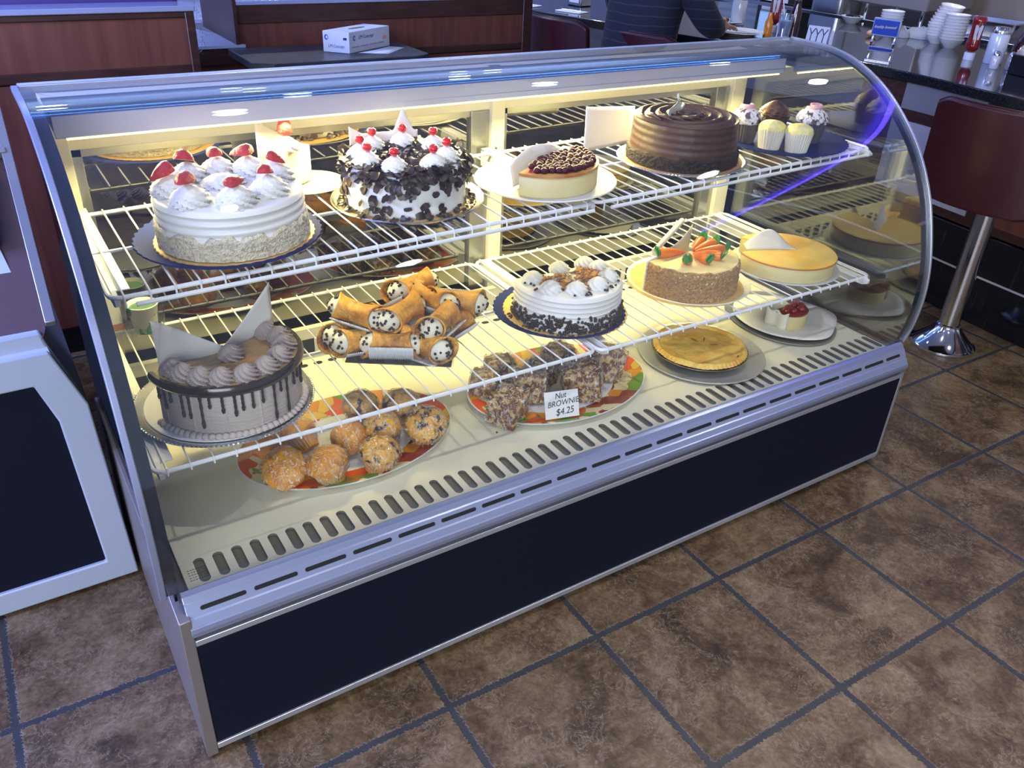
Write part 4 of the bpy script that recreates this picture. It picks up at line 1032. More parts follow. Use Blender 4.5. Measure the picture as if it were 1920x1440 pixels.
brownie(.480, .600, bz, .040, .036, .030, (R(0), R(0), R(-10)), 'film wrapped nut brownie in the last row at the back')
# price card
pcard = thing('price_card', 'small white handwritten price card leaning in front of the brownies', 'sign', (.503, .331, DZ+.021), R(-8))
pcard.rotation_euler = (R(-22), R(0), R(-14))
cardo = obj('card', MB().box(-.046, .046, -.0006, .0006, -.002, .068), mat('white_card', (.82, .82, .82), .5), pcard)
INK = mat('black_marker_ink', (.015, .015, .015), .5)
for s_, q, z_, sz in (('Nut', -.018, .048, .021), ('Brownie', -.039, .027, .0205), ('$4.25', -.018, .005, .024)):
    text(s_.upper() if s_ != 'Nut' else 'Nut', sz, INK, pcard, (q, -.0009, z_), (R(90), R(-5), 0), .28, 'handwriting', .0002, .92)
# pie in a foil tin on a tray
x, y = 1.087, .440
plate('round_tray', 'pale silver tray under the golden pie', x, y, DZ+.0003, .189, mat('pale_tray', (.66, .66, .60), .3, .5), beads=0, lip=.008, rimw=.024, tilt=0)
pie = thing('pie', 'round golden crusted pie in a silver foil tin', 'pie', (x-.014, y-.004, DZ+.004))
obj('foil_tin', MB().lathe([(0, 0), (.108, 0), (.134, .022), (.142, .024), (.142, .0255), (.132, .025), (0, .012)], 180, rad=lambda a, r, z: (r*(1+.006*math.cos(60*a)), z) if .1 < r < .14 else (r, z)), SILVERP, pie)
obj('filling', MB().lathe([(0, .02), (.130, .02), (.1355, .026), (.134, .031), (0, .031)], 90), PIEF, pie)
obj('crust', MB().grid(lambda u, v: (lambda a, t: (lambda r, z: (r*math.cos(a), r*math.sin(a), z + .003*noise.noise(Vector((r*math.cos(a)*28, r*math.sin(a)*28, 2)))))(.1375*(1-t)*(1+(.010*math.cos(64*a) if t < .1 else 0)), .028 + (.012*math.sin(PI*min(1, t*6)) if t < .166 else .004 + .006*math.sin(PI/2*(t-.166)/.834))))(2*PI*u, v), 256, 60, None, True), PIEC, pie)
m = MB()
for a in (-30, 40, 95):
    m.tube([(.018*math.cos(R(a)) + .03*math.cos(R(a))*q/4, .018*math.sin(R(a)) + .03*math.sin(R(a))*q/4 - .01, .0400) for q in range(5)], [.0005, .0016, .002, .0016, .0005], 6)
obj('steam_slits', m, mat('dark_slit', (.30, .12, .03), .6), pie)
# large oval tray with parchment and a small cherry cheesecake
x, y = 1.535, .500
sv = thing('serving_tray', 'large oval grey tray with a sheet of parchment at the right end of the deck', 'tray', (1.49, .50, DZ+.0003), R(-12))
m = MB(); P = [(0, 0), (.85, 0), (1.0, .006), (1.0, .008), (.86, .003), (0, .003)]; n = 80
for i in range(n):
    an = 2*PI*i/n
    for r, z in P: m.v.append((.165*r*math.cos(an)*1.0, .200*r*math.sin(an), z))
for i in range(n):
    for p in range(5): m.f.append([i*6+p, (i+1) % n*6+p, (i+1) % n*6+p+1, i*6+p+1]); m.mi.append(0)
obj('dish', m, mat('dull_silver_tray', (.45, .46, .46), .35, .8), sv)
o = sheet('parchment_sheet', lambda u, v: (lambda a, q: (1.492 + .150*q*math.cos(a) + (.045 if 0 else 0)*q + .030*q*max(0, math.cos(a+.35))**6, .490 + .172*q*math.sin(a) + .006*math.sin(5*a)*q, DZ + .0096 + .0025*q*abs(math.sin(3*a)) + .002*q))(2*PI*u, max(v, .02)), 'crumpled sheet of parchment on the grey tray under the small cherry cheesecake', PAPER, 48, 8)
mc = thing('mini_cheesecake', 'wedge of cheesecake with red cherry topping on parchment at the right end', 'cake', (1.475, .462, DZ+.0105), R(28))
obj('cheesecake_wedge', MB().lathe([(0, 0), (.060, 0), (.0615, .003), (.062, .044), (0, .045)], 40, R(150), R(372)), CHEESE, mc, ang=50)
obj('cherry_topping', MB().lathe([(0, .045), (.060, .045), (.063, .050), (.056, .056), (0, .056)], 40, R(152), R(370)), JAM, mc)
for i, (a, b_) in enumerate(((-.030, -.022), (-.005, -.038), (.022, -.032), (.040, -.012), (.012, -.010), (-.018, -.004), (-.042, -.002), (.038, .006))):
    o = obj('cherry', MB().blob((0, 0, 0), .014, .012, .009, 14, 8, rot=i), mat('red_pie_cherry', (.30, .008, .008), .08, coat=1.0), mc); o.location = (a, b_, .058)
sheet('paper_collar', lambda u, v: ((lambda a: (.067*math.cos(a)*(1+.08*math.sin(9*u)), .067*math.sin(a)*(1+.08*math.sin(9*u)), .001 + .055*v + .004*math.sin(14*u)*v))(R(120 + 75*u))), '', mat('crumpled_paper', (.84, .80, .66), .6), 18, 6, parent=mc)

# ------------------------------------------------------------------ left: ice cream freezer cabinet
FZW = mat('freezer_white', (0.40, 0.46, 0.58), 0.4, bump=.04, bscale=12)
fz = thing('ice_cream_freezer', 'white glass topped freezer cabinet with a black front panel, left of the display case', 'freezer', (-1.1, .77, 0))
FX, FY = 1.1, -.77     # parts are given in world numbers shifted to the freezer's base
def fzo(name, mb, m, **k):
    o = obj(name, mb, m, fz, **k); o.location = (FX, FY, 0); return o
body = [(-1.95, .012), (-.500, .012), (-.517, .53), (-.567, .69), (-.572, .715), (-1.95, .715)]
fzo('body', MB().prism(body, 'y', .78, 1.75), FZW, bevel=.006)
fr_in = [(-1.90, .075), (-.566, .075), (-.583, .500), (-.612, .600), (-1.90, .600)]
m = MB()
def ringprism(outer, inner, y0, y1):
    n = len(outer); vs = [(a, y0, b) for a, b in outer] + [(a, y0, b) for a, b in inner] + [(a, y1, b) for a, b in outer] + [(a, y1, b) for a, b in inner]
    fs = []
    for i in range(n):
        j = (i+1) % n
        fs += [[i, j, n+j, n+i], [2*n+i, 3*n+i, 3*n+j, 2*n+j], [i, 2*n+i, 2*n+j, j], [n+i, n+j, 3*n+j, 3*n+i]]
    return MB().add(vs, fs)
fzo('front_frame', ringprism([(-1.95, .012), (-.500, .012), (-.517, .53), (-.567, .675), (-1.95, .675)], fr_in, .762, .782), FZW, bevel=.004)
fzo('front_panel', MB().prism(fr_in, 'y', .772, .781), NAVYP)
def slope(x, y, dz=0): return (x, y, .715 + (y-.80)*.66 + dz)
m = MB().add([(-1.95, .78, .70), (-.570, .78, .70), (-.560, .80, .715), (-1.95, .80, .715), (-1.95, 1.75, .70), (-.53, 1.75, .70), slope(-.540, 1.38), slope(-1.95, 1.38)], [(0, 1, 2, 3), (3, 2, 6, 7), (7, 6, 5, 4), (1, 5, 6, 2), (0, 3, 7, 4)])
fzo('sloped_top', m, mat('dark_glass_lid', (.09, .055, .065), .35), smooth=False)
def bar(a, b, w_, name, mt, h=.018):
    A = Vector(a); B = Vector(b); t = (B-A).normalized(); up = Vector((0, -.55, .83)); s_ = t.cross(up).normalized()*w_/2
    up = s_.cross(t).normalized()*h
    if up.z < 0: up = -up
    vs = [A-s_, A+s_, B+s_, B-s_, A-s_+up, A+s_+up, B+s_+up, B-s_+up]
    fzo(name, MB().add(vs, [(0, 3, 2, 1), (4, 5, 6, 7), (0, 1, 5, 4), (1, 2, 6, 5), (2, 3, 7, 6), (3, 0, 4, 7)]), mt, bevel=.002)
GREYM = mat('grey_lid_frame', (.30, .31, .33), .35, .6)
bar(slope(-.548, .80, .002), slope(-.528, 1.38, .002), .022, 'lid_frame', GREYM)
bar(slope(-.612, .985, .012), slope(-.575, 1.38, .002), .024, 'lid_frame', GREYM, .026)
bar(slope(-.66, .985, .012), slope(-.63, 1.38, .002), .018, 'lid_frame', mat('pale_lid_frame', (.55, .55, .54), .4, .3), .020)
bar(slope(-1.95, .985, .012), slope(-.600, .985, .012), .02, 'lid_frame', mat('pale_lid_frame', (.55, .55, .54), .4, .3), .018)
bar(slope(-1.95, 1.20, .004), slope(-.535, 1.20, .004), .016, 'lid_frame', GREYM, .02)
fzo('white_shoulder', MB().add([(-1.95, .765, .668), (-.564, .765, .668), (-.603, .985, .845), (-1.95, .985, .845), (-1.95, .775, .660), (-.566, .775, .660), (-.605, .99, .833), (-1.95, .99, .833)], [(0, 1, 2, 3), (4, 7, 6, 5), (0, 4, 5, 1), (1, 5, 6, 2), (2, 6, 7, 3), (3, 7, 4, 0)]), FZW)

# ------------------------------------------------------------------ booths behind the case
CAPM = mat('blue_grey_cap', (0.36, 0.40, 0.56), 0.22, .3)
def booth(x0, x1, y, zt_, label, pan, post=.03):
    b = thing('booth_divider', label, 'booth divider', ((x0+x1)/2, y, 0)); ox, oy = -(x0+x1)/2, -y
    def P(name, mb, m, **k):
        o = obj(name, mb, m, b, **k); o.location = (ox, oy, 0)
    P('core', MB().box(x0, x1, y+.012, y+.10, 0, zt_-.012), WOODD)
    P('cap', MB().box(x0, x1+.004, y-.012, y+.115, zt_-.012, zt_+.006), CAPM, bevel=.003)
    P('top_rail', MB().box(x0, x1, y-.004, y+.012, pan[1], zt_-.012), WOODD, bevel=.003)
    P('bottom_rail', MB().box(x0, x1, y-.004, y+.012, pan[0]-.032, pan[0]), WOODD, bevel=.003)
    P('upper_panel', MB().box(x0, x1-post, y+.004, y+.012, pan[0], pan[1]), WOOD)
    P('end_stile', MB().box(x1-post, x1, y-.006, y+.012, 0, zt_-.012), WOODD, bevel=.003)
    P('lower_panel', MB().box(x0, x1-post, y+.002, y+.012, .10, pan[0]-.036), WOOD)
    P('base_board', MB().box(x0, x1, y-.006, y+.012, 0, .10), BTILE)
    return b
booth(-2.4, .145, 2.10, 1.178, 'low cherry wood booth divider with blue grey cap, behind the left end of the case', (.995, 1.146))
booth(.478, 1.985, 2.78, 1.108, 'low cherry wood booth divider behind the black table with the white box', (.890, 1.022), .055)
o = obj('booth_bench', MB().box(-2.4, .13, 2.225, 2.34, .45, 1.25), mat('purple_vinyl', (.045, .03, .16), .45), bevel=.02); tag(o, 'dark purple booth seat back standing behind the left divider', 'booth seat')
lt = thing('ledge_cabinet', 'low wooden ledge with a pale top between the two booth dividers', 'cabinet', (.36, 2.78, 0)) 
o = obj('ledge_top', MB().prism([(.285, 2.765), (.500, 2.765), (.470, 3.05), (.285, 3.62)], 'z', .930, .942), mat('pale_ledge_laminate', (.42, .45, .56), .4), lt); o.location = (-.36, -2.78, 0)
o = obj('ledge_front', MB().box(.285, .500, 2.772, 2.79, .862, .930), WOODD, lt, bevel=.002); o.location = (-.36, -2.78, 0)
o = obj('ledge_body', MB().box(.295, .478, 2.79, 2.95, 0, .862), WOOD, lt); o.location = (-.36, -2.78, 0)
o = obj('side_stile', MB().box(.462, .476, 2.765, 3.30, .942, 1.40), WOODD); tag(o, 'upright cherry wood side panel at the left end of the rear booth divider', 'panel')
# tinsel garland hanging at the end of the left divider
gm = MB(); rnd = random.Random(2)
for i in range(260):
    t_ = rnd.random(); z = 1.02 + .30*t_; a = rnd.uniform(0, 6.28); r = .012
    c_ = Vector((.172 + r*math.cos(a)*.6 + .006*math.sin(z*30), 2.145 + r*math.sin(a), z)); d = Vector((math.cos(a), math.sin(a), rnd.uniform(-.8, .4)))*.012
    s_ = d.cross(Vector((0, 0, 1))).normalized()*.0012
    gm.add([c_-s_, c_+s_, c_+d], [(0, 1, 2)])
o = obj('garland', gm, [mat('green_tinsel', (.10, .22, .16), .3, .5)], recalc=False, smooth=False); tag(o, 'thin green tinsel garland hanging at the right end of the left booth divider', 'garland')
# things on the far table seen over the divider
ft = thing('dining_table', 'far booth table seen just above the left divider cap', 'table', (.2, 5.3, 0))
obj('table_top', MB().box(-1.6, .9, -.35, .5, .72, .75), mat('pale_table', (.30, .34, .55), .3), ft, bevel=.004)
obj('leg', MB().box(-.4, -.3, .05, .15, 0, .72), BLACK, ft)
pit = thing('steel_pitcher', 'shiny steel pitcher lying at the far table, over the left divider', 'pitcher', (.30, 5.34, .7505))
obj('pitcher_body', MB().lathe([(0, 0), (.09, 0), (.11, .06), (.09, .13), (.07, .17), (.085, .20), (.08, .20), (0, .16)], 28), STEEL, pit)
obj('handle', MB().tube([(.08, 0, .16), (.15, 0, .15), (.155, 0, .08), (.10, 0, .05)], .01, 8), STEEL, pit)
o = obj('serving_bowl', MB().lathe([(0, 0), (.06, 0), (.13, .05), (.16, .09), (.155, .09), (.12, .055), (0, .01)], 32), mat('blue_grey_bowl', (.35, .40, .55), .3)); o.location = (.62, 5.40, .7505); tag(o, 'blue grey bowl beside the steel pitcher on the far table', 'bowl')

# black table with the glove box
tb = thing('side_table', 'black topped table on a chrome column behind the case, carrying the white carton', 'table', (.82, 2.57, 0))
m = MB().prism([(.419-.82, 2.37-2.57+.05), (.49-.82, 2.37-2.57), (1.13-.82, 2.37-2.57), (1.202-.82, 2.41-2.57), (1.20-.82, 2.76-2.57), (.419-.82, 2.76-2.57)], 'z', .898, .930)
obj('table_top', m, mat('worn_black_laminate', (.040, .044, .052), .38, col2=(.075, .08, .09), scale=7, ramp=(.45, .7), bump=.1, bscale=200), tb, bevel=.004)
obj('column', MB().lathe([(0, 0), (.20, 0), (.20, .012), (.05, .035), (.035, .05), (.035, .898), (0, .898)], 28), CHROME, tb)
bxz = .9305
gb = thing('carton_box', 'small white carton with blue print and an oval opening, on the black table', 'box', (.870, 2.500, bxz), R(0))
A = Vector((.864, 2.493)); B_ = Vector((1.116, 2.632)); Dv = Vector((.778, 2.575))
e1 = (B_-A); e2 = (Dv-A); A0_ = A - Vector((.870, 2.500))
h_ = .085
q = [A0_, A0_+e1, A0_+e1+e2, A0_+e2]
obj('carton', MB().prism([(v.x, v.y) for v in q], 'z', 0, h_), mat('white_carton_board', (.72, .76, .84), .5), gb, bevel=.0015)
cen = A0_ + e1*.5 + e2*.5; m = MB()
el = [(cen.x + .055*math.cos(t)*e1.normalized().x + .014*math.sin(t)*e2.normalized().x, cen.y + .055*math.cos(t)*e1.normalized().y + .014*math.sin(t)*e2.normalized().y) for t in [2*PI*i/24 for i in range(24)]]
obj('oval_opening', MB().prism(el, 'z', h_+.0002, h_+.0008), mat('olive_film', (.16, .16, .10), .4), gb)
PRB = mat('blue_print', (.02, .09, .42), .5); PRG = mat('grey_print', (.35, .36, .45), .5); PRP = mat('salmon_print', (.75, .45, .42), .5)
an1 = math.atan2(e1.y, e1.x); an2 = math.atan2(-e2.y, -e2.x)
n1 = Vector((e1.y, -e1.x)).normalized()*.0006; n2 = Vector((-e2.y, e2.x)).normalized()*-.0006
n2 = Vector((-e1.x, -e1.y)).normalized()*.0006
p = A0_ + e1*.22 + n1; text('LM Concept', .021, PRB, gb, (p.x, p.y, .052), (R(90), 0, an1), .15, 'print')
lm_ = MB()
for q in range(34):
    if q % 9 != 8: lm_.box(.0068*q, .0068*q + .0050, -.0004, 0, 0, .0045)
p = A0_ + e1*.06 + n1; o = obj('fine_print', lm_, PRG, gb); o.location = (p.x, p.y, .020); o.rotation_euler = (0, 0, an1); o['kind'] = 'stuff'
p = A0_ + e2*.80 + n2; text('LM Concept', .018, PRB, gb, (p.x, p.y, .020), (R(90), 0, an2), .15, 'print', sx=.8)
def disc_mark(c_, ang, r, mt, name):
    m = MB(); ring = []
    for i in range(28):
        t = 2*PI*i/28; rr = r*(1 if True else 1); ring.append((rr*.8*math.cos(t), -0.0002, rr*math.sin(t)))
    inner = [(x_*.55+.002, y_, z_*.6) for x_, y_, z_ in ring]
    m.add(ring + inner, [(i, (i+1) % 28, 28+(i+1) % 28, 28+i) for i in range(28)])
    o = obj(name, m, mt, gb, smooth=False); o.location = c_; o.rotation_euler = (0, 0, ang)
p = A0_ + e1*.12 + n1; disc_mark((p.x, p.y, .058), an1, .011, PRB, 'round_logo')
p = A0_ + e2*.86 + n2; disc_mark((p.x, p.y, .060), an2, .011, PRB, 'round_logo')
p = A0_ + e1*.86 + n1; o = obj('salmon_mark', MB().box(0, .028, -.0004, 0, 0, .014), PRP, gb); o.location = (p.x-.01, p.y-.006, .034); o.rotation_euler = (0, 0, an1)
p = A0_ + e2*.22 + n2; o = obj('navy_mark', MB().box(0, .016, -.0004, 0, 0, .010), mat('navy_print', (.03, .02, .12), .5), gb); o.location = (p.x, p.y, .052); o.rotation_euler = (0, 0, an2)
pm = MB().add([(.905, 2.49, bxz+.002), (1.02, 2.437, bxz+.0008), (1.155, 2.560, bxz+.0008), (1.10, 2.60, bxz+.003), (1.0, 2.52, bxz+.006)], [(0, 1, 4), (1, 2, 3, 4)])
o = obj('paper_napkin', pm, WPLAST, solid=.0006, recalc=False); tag(o, 'flat white paper napkin sticking out beneath the carton', 'napkin')

# ------------------------------------------------------------------ lunch counter at the right
CZ = .95
cnt = thing('lunch_counter', 'long lunch counter with a black granite top, grey front panels and black tiled foot', 'counter', (3.0, 1.2, 0))
def cn(name, mb, m, **k):
    o = obj(name, mb, m, cnt, **k); o.location = (-3.0, -1.2, 0); return o
front = [(2.84, -.6), (2.93, .69), (2.985, 1.15), (2.99, 1.50), (2.87, 1.85), (2.715, 2.34), (2.57, 2.90), (2.40, 3.52), (2.28, 4.1)]
cn('granite_top', MB().prism(front + [(3.6, 4.1), (4.25, 3.4), (4.25, -.6)], 'z', CZ-.042, CZ), GRANITE, bevel=.004)
def inset(d): return [(x+d, y) for x, y in front]
body_ = inset(.05)
cn('wood_body', MB().prism(body_ + [(3.5, 4.1), (4.15, 3.4), (4.15, -.6)], 'z', .39, CZ-.042), WOODD)
cn('tile_foot', MB().prism(inset(.035) + [(3.5, 4.1), (4.15, 3.4), (4.15, -.6)], 'z', .0, .385), BTILE, bevel=.003)
def along(d, z0, z1, t, mt, name, segs=None, marg=0.0, bevel=.001):
    F = inset(d)
    for i in range(len(F)-1) if segs is None else segs:
        a = Vector(F[i]); b_ = Vector(F[i+1]); u = (b_-a).normalized(); nrm = Vector((-u.y, u.x))
        a2 = a + u*marg; b2 = b_ - u*marg
        cn(name, MB().prism([tuple(a2), tuple(b2), tuple(b2+nrm*t), tuple(a2+nrm*t)], 'z', z0, z1), mt, bevel=bevel)
along(.035, .205, .214, .004, mat('white_grout_strip', (.45, .45, .47), .5), 'foot_strip')
# grey panels set in the front
def fpanel(y0, y1, z0, z1, mt, name='grey_panel'):
    def X(y):
        for (xa, ya), (xb, yb) in zip(body_, body_[1:]):
            if ya <= y <= yb: return xa + (xb-xa)*(y-ya)/(yb-ya)
    n = 6; ys = [y0 + (y1-y0)*i/n for i in range(n+1)]
    cn(name, MB().prism([(X(y)-.008, y) for y in ys] + [(X(y)+.002, y) for y in ys[::-1]], 'z', z0, z1), mt)
fpanel(.86, 1.27, .79, .903, GREYL); fpanel(.12, .70, .79, .903, GREYL); fpanel(2.42, 2.86, .74, .903, GREYL); fpanel(2.95, 3.36, .72, .903, GREYL); fpanel(1.5, 2.3, .74, .903, GREYL)
fpanel(.0, .70, .43, .74, WOOD, 'wood_panel'); fpanel(.80, 1.30, .43, .74, mat('pale_scuffed_panel', (.42, .42, .46), .5), 'pale_panel')

# stools
def stool(label, bx_, by_, rz):
    t = thing('bar_stool', label, 'stool', (bx_, by_, 0), rz, 'burgundy bar stools along the counter')
    obj('base_flare', MB().lathe([(0, 0), (.128, 0), (.130, .006), (.128, .014), (.118, .018), (.085, .050), (.058, .078), (.050, .092), (0, .092)], 48), CHROME, t)
    obj('column', MB().lathe([(0, .09), (.046, .09), (.046, .100), (.041, .103), (.041, .60), (.045, .63), (0, .63)], 36), CHROME, t)
    obj('seat', MB().prism(rounded(-.19, .20, -.205, .205, .05), 'z', .63, .715), VINYL, t, bevel=.02)
    def bk(th):
        def f(u, v):
            yy = (u-.5)*.46; e = abs(2*u-1); top = .372*(1-.10*max(0, e-.72)**1.3*4); z = .625 + (.03*max(0, e-.75)*2) + v*(top-.03*max(0, e-.75)*2)
            return (-.225 - .035*v + .06*e*e + th, yy*(1-.05*v), z)
        return f
    m = MB(); nu, nv = 28, 14
    m.grid(bk(0), nu, nv); k = len(m.v); m.grid(bk(.034), nu, nv)
    W = nv+1
    for i in range(nu):
        m.f.append([i*W, k+i*W, k+(i+1)*W, (i+1)*W]); m.mi.append(0); m.f.append([i*W+nv, (i+1)*W+nv, k+(i+1)*W+nv, k+i*W+nv]); m.mi.append(0)
    for j in range(nv):
        m.f.append([j, j+1, k+j+1, k+j]); m.mi.append(0); m.f.append([nu*W+j, k+nu*W+j, k+nu*W+j+1, nu*W+j+1]); m.mi.append(0)
    o = obj('backrest', m, VINYL, t, ang=70, bevel=.010)
    edge = [bk(.017)(u/28, 1) for u in range(29)]
    obj('piping', MB().tube([(a, b_, c_+.002) for a, b_, c_ in edge], .0045, 6), mat('dark_piping', (.035, .008, .012), .3), o)
    return t
st = stool('burgundy vinyl stool on a chrome column, right of the case', 2.655, .545, R(3))
dup(st, (2.36, 2.86, 0), R(12), 'empty burgundy stool beside the rear booth divider, left of the seated person')
dup(st, (2.48, 2.32, 0), R(14), 'burgundy stool that the person in the dark sweater sits on')

# ------------------------------------------------------------------ person seen from behind
def skin_body(name, joints, edges, radii, root, m, parent=None, sub=2):
    me = bpy.data.meshes.new(name); me.from_pydata(joints, edges, []); o = bpy.data.objects.new(name, me); C.objects.link(o)
    me.materials.append(m)
    if parent: o.parent = parent
    q = o.modifiers.new('skin', 'SKIN'); q.use_smooth_shade = True
    for i, r in enumerate(radii):
        v = me.skin_vertices[0].data[i]; v.radius = r if isinstance(r, tuple) else (r, r); v.use_root = (i == root)
    s_ = o.modifiers.new('sub', 'SUBSURF'); s_.levels = sub; s_.render_levels = sub
    bpy.context.view_layer.update()
    me2 = bpy.data.meshes.new_from_object(o.evaluated_get(bpy.context.evaluated_depsgraph_get()))
    o.modifiers.clear(); o.data = me2
    for p_ in me2.polygons: p_.use_smooth = True
    return o
PR = thing('person', 'person seen from behind in a dark striped sweater, seated at the counter', 'person', (2.35, 2.36, .716), R(14))
SKINM = mat('skin', (.42, .25, .18), .5, sss=.1)
def sweater_mat():
    m = bpy.data.materials.new('dark_striped_knit'); m.use_nodes = True; nt = m.node_tree; N = nt.nodes; L = nt.links; b = N['Principled BSDF']
    tc = N.new('ShaderNodeTexCoord'); wv = N.new('ShaderNodeTexWave'); wv.bands_direction = 'Z'; wv.inputs['Scale'].default_value = 7.5; wv.inputs['Distortion'].default_value = 1.2; wv.inputs['Detail'].default_value = 2; wv.inputs['Detail Scale'].default_value = 1.5
    L.new(tc.outputs['Object'], wv.inputs['Vector']); r = N.new('ShaderNodeValToRGB'); L.new(wv.outputs['Fac'], r.inputs[0])
    r.color_ramp.elements[0].position = .955; r.color_ramp.elements[0].color = (.006, .009, .022, 1); r.color_ramp.elements[1].position = .995; r.color_ramp.elements[1].color = (.030, .038, .055, 1)
    L.new(r.outputs[0], b.inputs['Base Color']); b.inputs['Roughness'].default_value = .85; b.inputs['Sheen Weight'].default_value = .05
    return m
J = [(0, 0, .08), (.01, 0, .22), (.03, 0, .38), (.05, 0, .52), (.07, 0, .60), (.10, 0, .66), (.13, 0, .72), (.15, 0, .80),   # 0 pelvis .. 7 head
     (.07, -.19, .54), (.16, -.30, .33), (.36, -.24, .28), (.43, -.20, .285),      # right arm 8..11
     (.07, .19, .54), (.18, .28, .34), (.38, .20, .28), (.45, .16, .285),          # left arm 12..15
     (.16, -.11, .07), (.28, -.12, .05), (.22, -.12, -.28), (.10, -.12, -.52), (.20, -.13, -.56),   # right leg 16..20
     (.16, .11, .07), (.28, .12, .05), (.22, .12, -.28), (.10, .12, -.52), (.20, .13, -.56)]
Ed = [(0, 1), (1, 2), (2, 3), (3, 4), (4, 5), (5, 6), (6, 7), (3, 8), (8, 9), (9, 10), (10, 11), (3, 12), (12, 13), (13, 14), (14, 15),
      (0, 16), (16, 17), (17, 18), (18, 19), (19, 20), (0, 21), (21, 22), (22, 23), (23, 24), (24, 25)]
Rr = [(.19, .15), (.185, .14), (.19, .135), (.17, .11), (.07, .065), (.055, .055), (.085, .09), (.075, .09), .07, .052, .042, .032, .07, .052, .042, .032,
      .095, .075, .055, .042, .035, .095, .075, .055, .042, .035]
# the skin modifier's cross axes: the wide one lies across the shoulders
body_o = skin_body('body', J, Ed, Rr, 0, SKINM, PR)
J2 = [(0, 0, .035), (.005, 0, .12), (.01, 0, .22), (.03, 0, .38), (.05, 0, .50), (.065, 0, .575), (.06, -.19, .53), (.155, -.305, .33), (.34, -.245, .285), (.06, .19, .53), (.175, .285, .34), (.36, .205, .285)]
E2 = [(0, 1), (1, 2), (2, 3), (3, 4), (4, 5), (4, 6), (6, 7), (7, 8), (4, 9), (9, 10), (10, 11)]
R2 = [(.215, .175), (.225, .18), (.215, .165), (.21, .16), (.175, .125), (.085, .08), .088, .070, .052, .088, .070, .052]
sw_o = skin_body('sweater', J2, E2, R2, 0, sweater_mat(), PR)
sw_o['label'] = 'dark navy sweater with thin pale stripes'
tr = skin_body('trousers', [(0, 0, .06), (.16, -.11, .07), (.29, -.12, .05), (.23, -.12, -.26), (.12, -.12, -.46), (.16, .11, .07), (.29, .12, .05), (.23, .12, -.26), (.12, .12, -.46)],
     [(0, 1), (1, 2), (2, 3), (3, 4), (0, 5), (5, 6), (6, 7), (7, 8)], [(.20, .165), .108, .088, .068, .058, .108, .088, .068, .058], 0, mat('black_trousers', (.010, .010, .014), .8), PR)
hr = MB().grid(lambda u, v: (lambda a, b_: (.135 - .02 + .100*math.cos(b_)*math.cos(a), .088*math.cos(b_)*math.sin(a), .775 + .115*math.sin(b_)))(2*PI*u, -.75 + (PI/2+.75)*v), 30, 14, None, True)
obj('hair', hr, mat('short_grey_hair', (.10, .09, .085), .7, bump=.6, bscale=120), PR)
fc = MB()
fc.blob((.225, 0, .765), .016, .012, .018, 10, 8); fc.blob((.215, -.032, .79), .006, .008, .006, 8, 6); fc.blob((.215, .032, .79), .006, .008, .006, 8, 6); fc.blob((.214, 0, .725), .006, .022, .005, 8, 6); fc.blob((.13, -.088, .77), .014, .008, .022, 8, 6); fc.blob((.13, .088, .77), .014, .008, .022, 8, 6)
obj('face', fc, SKINM, PR)
def hand(sx, base, side):
    Jh = [base]; Eh = []; Rh = [(.022, .030)]; x0_, y0_, z0_ = base
    Jh.append((x0_+.05, y0_, z0_)); Eh.append((0, 1)); Rh.append((.014, .034))
    for k, (dy, ln) in enumerate(((-.026, .065), (-.009, .075), (.009, .070), (.026, .055))):
        i0 = len(Jh)
        Jh += [(x0_+.07, y0_+dy, z0_-.002), (x0_+.07+ln*.5, y0_+dy*1.15, z0_-.008), (x0_+.07+ln, y0_+dy*1.2, z0_-.028)]
        Eh += [(1, i0), (i0, i0+1), (i0+1, i0+2)]; Rh += [.009, .008, .007]
    i0 = len(Jh); Jh += [(x0_+.03, y0_+side*.035, z0_-.006), (x0_+.065, y0_+side*.058, z0_-.015)]; Eh += [(0, i0), (i0, i0+1)]; Rh += [.011, .009]
    return skin_body('hand', Jh, Eh, Rh, 0, SKINM, PR)
hand(1, (.41, -.21, .292), 1); hand(1, (.43, .17, .292), -1)

# ------------------------------------------------------------------ things on the counter
def lath(name, prof, m, label, cat, loc, n=28, rz=0, group=None, rad=None):
    o = obj(name, MB().lathe(prof, n, rad=rad), m); o.location = loc; o.rotation_euler = (0, 0, rz); return tag(o, label, cat, group)
KET = mat('ketchup_red', (.24, .010, .008), .15, coat=.6); KLAB = mat('bottle_label', (.55, .60, .68), .5); WCAP = mat('white_cap', (.75, .80, .92), .35)
def ketchup(label, loc, s, rz):
    t = thing('ketchup_bottle', label, 'ketchup bottle', loc, rz, 'upside down ketchup bottles')
    obj('cap', MB().lathe([(0, 0), (.024*s, 0), (.024*s, .030*s), (.020*s, .033*s), (0, .033*s)], 24), WCAP, t)
    obj('bottle', MB().lathe([(0, .033*s), (.018*s, .034*s), (.034*s, .050*s), (.037*s, .066*s), (.033*s, .085*s), (.032*s, .14*s), (.036*s, .165*s), (.036*s, .178*s), (.030*s, .185*s), (0, .186*s)], 32, rad=lambda a, r, z: (r*(1-.18*abs(math.cos(a))), z)), KET, t)
    lab = [(-.012*s, .090*s), (.012*s, .090*s), (.016*s, .135*s), (.016*s, .152*s), (-.016*s, .152*s), (-.016*s, .135*s)]
    obj('keystone_label', MB().prism(lab, 'y', -.0318*s, -.0285*s), KLAB, t)
    return t
ketchup('upside down ketchup bottle among the bowls and shakers at the right edge', (3.618, 1.364, CZ+.0005), 1.05, R(-48))
ketchup('upside down ketchup bottle beside the water glass near the seated person', (3.29, 2.335, CZ+.0005), 1.15, R(-50))
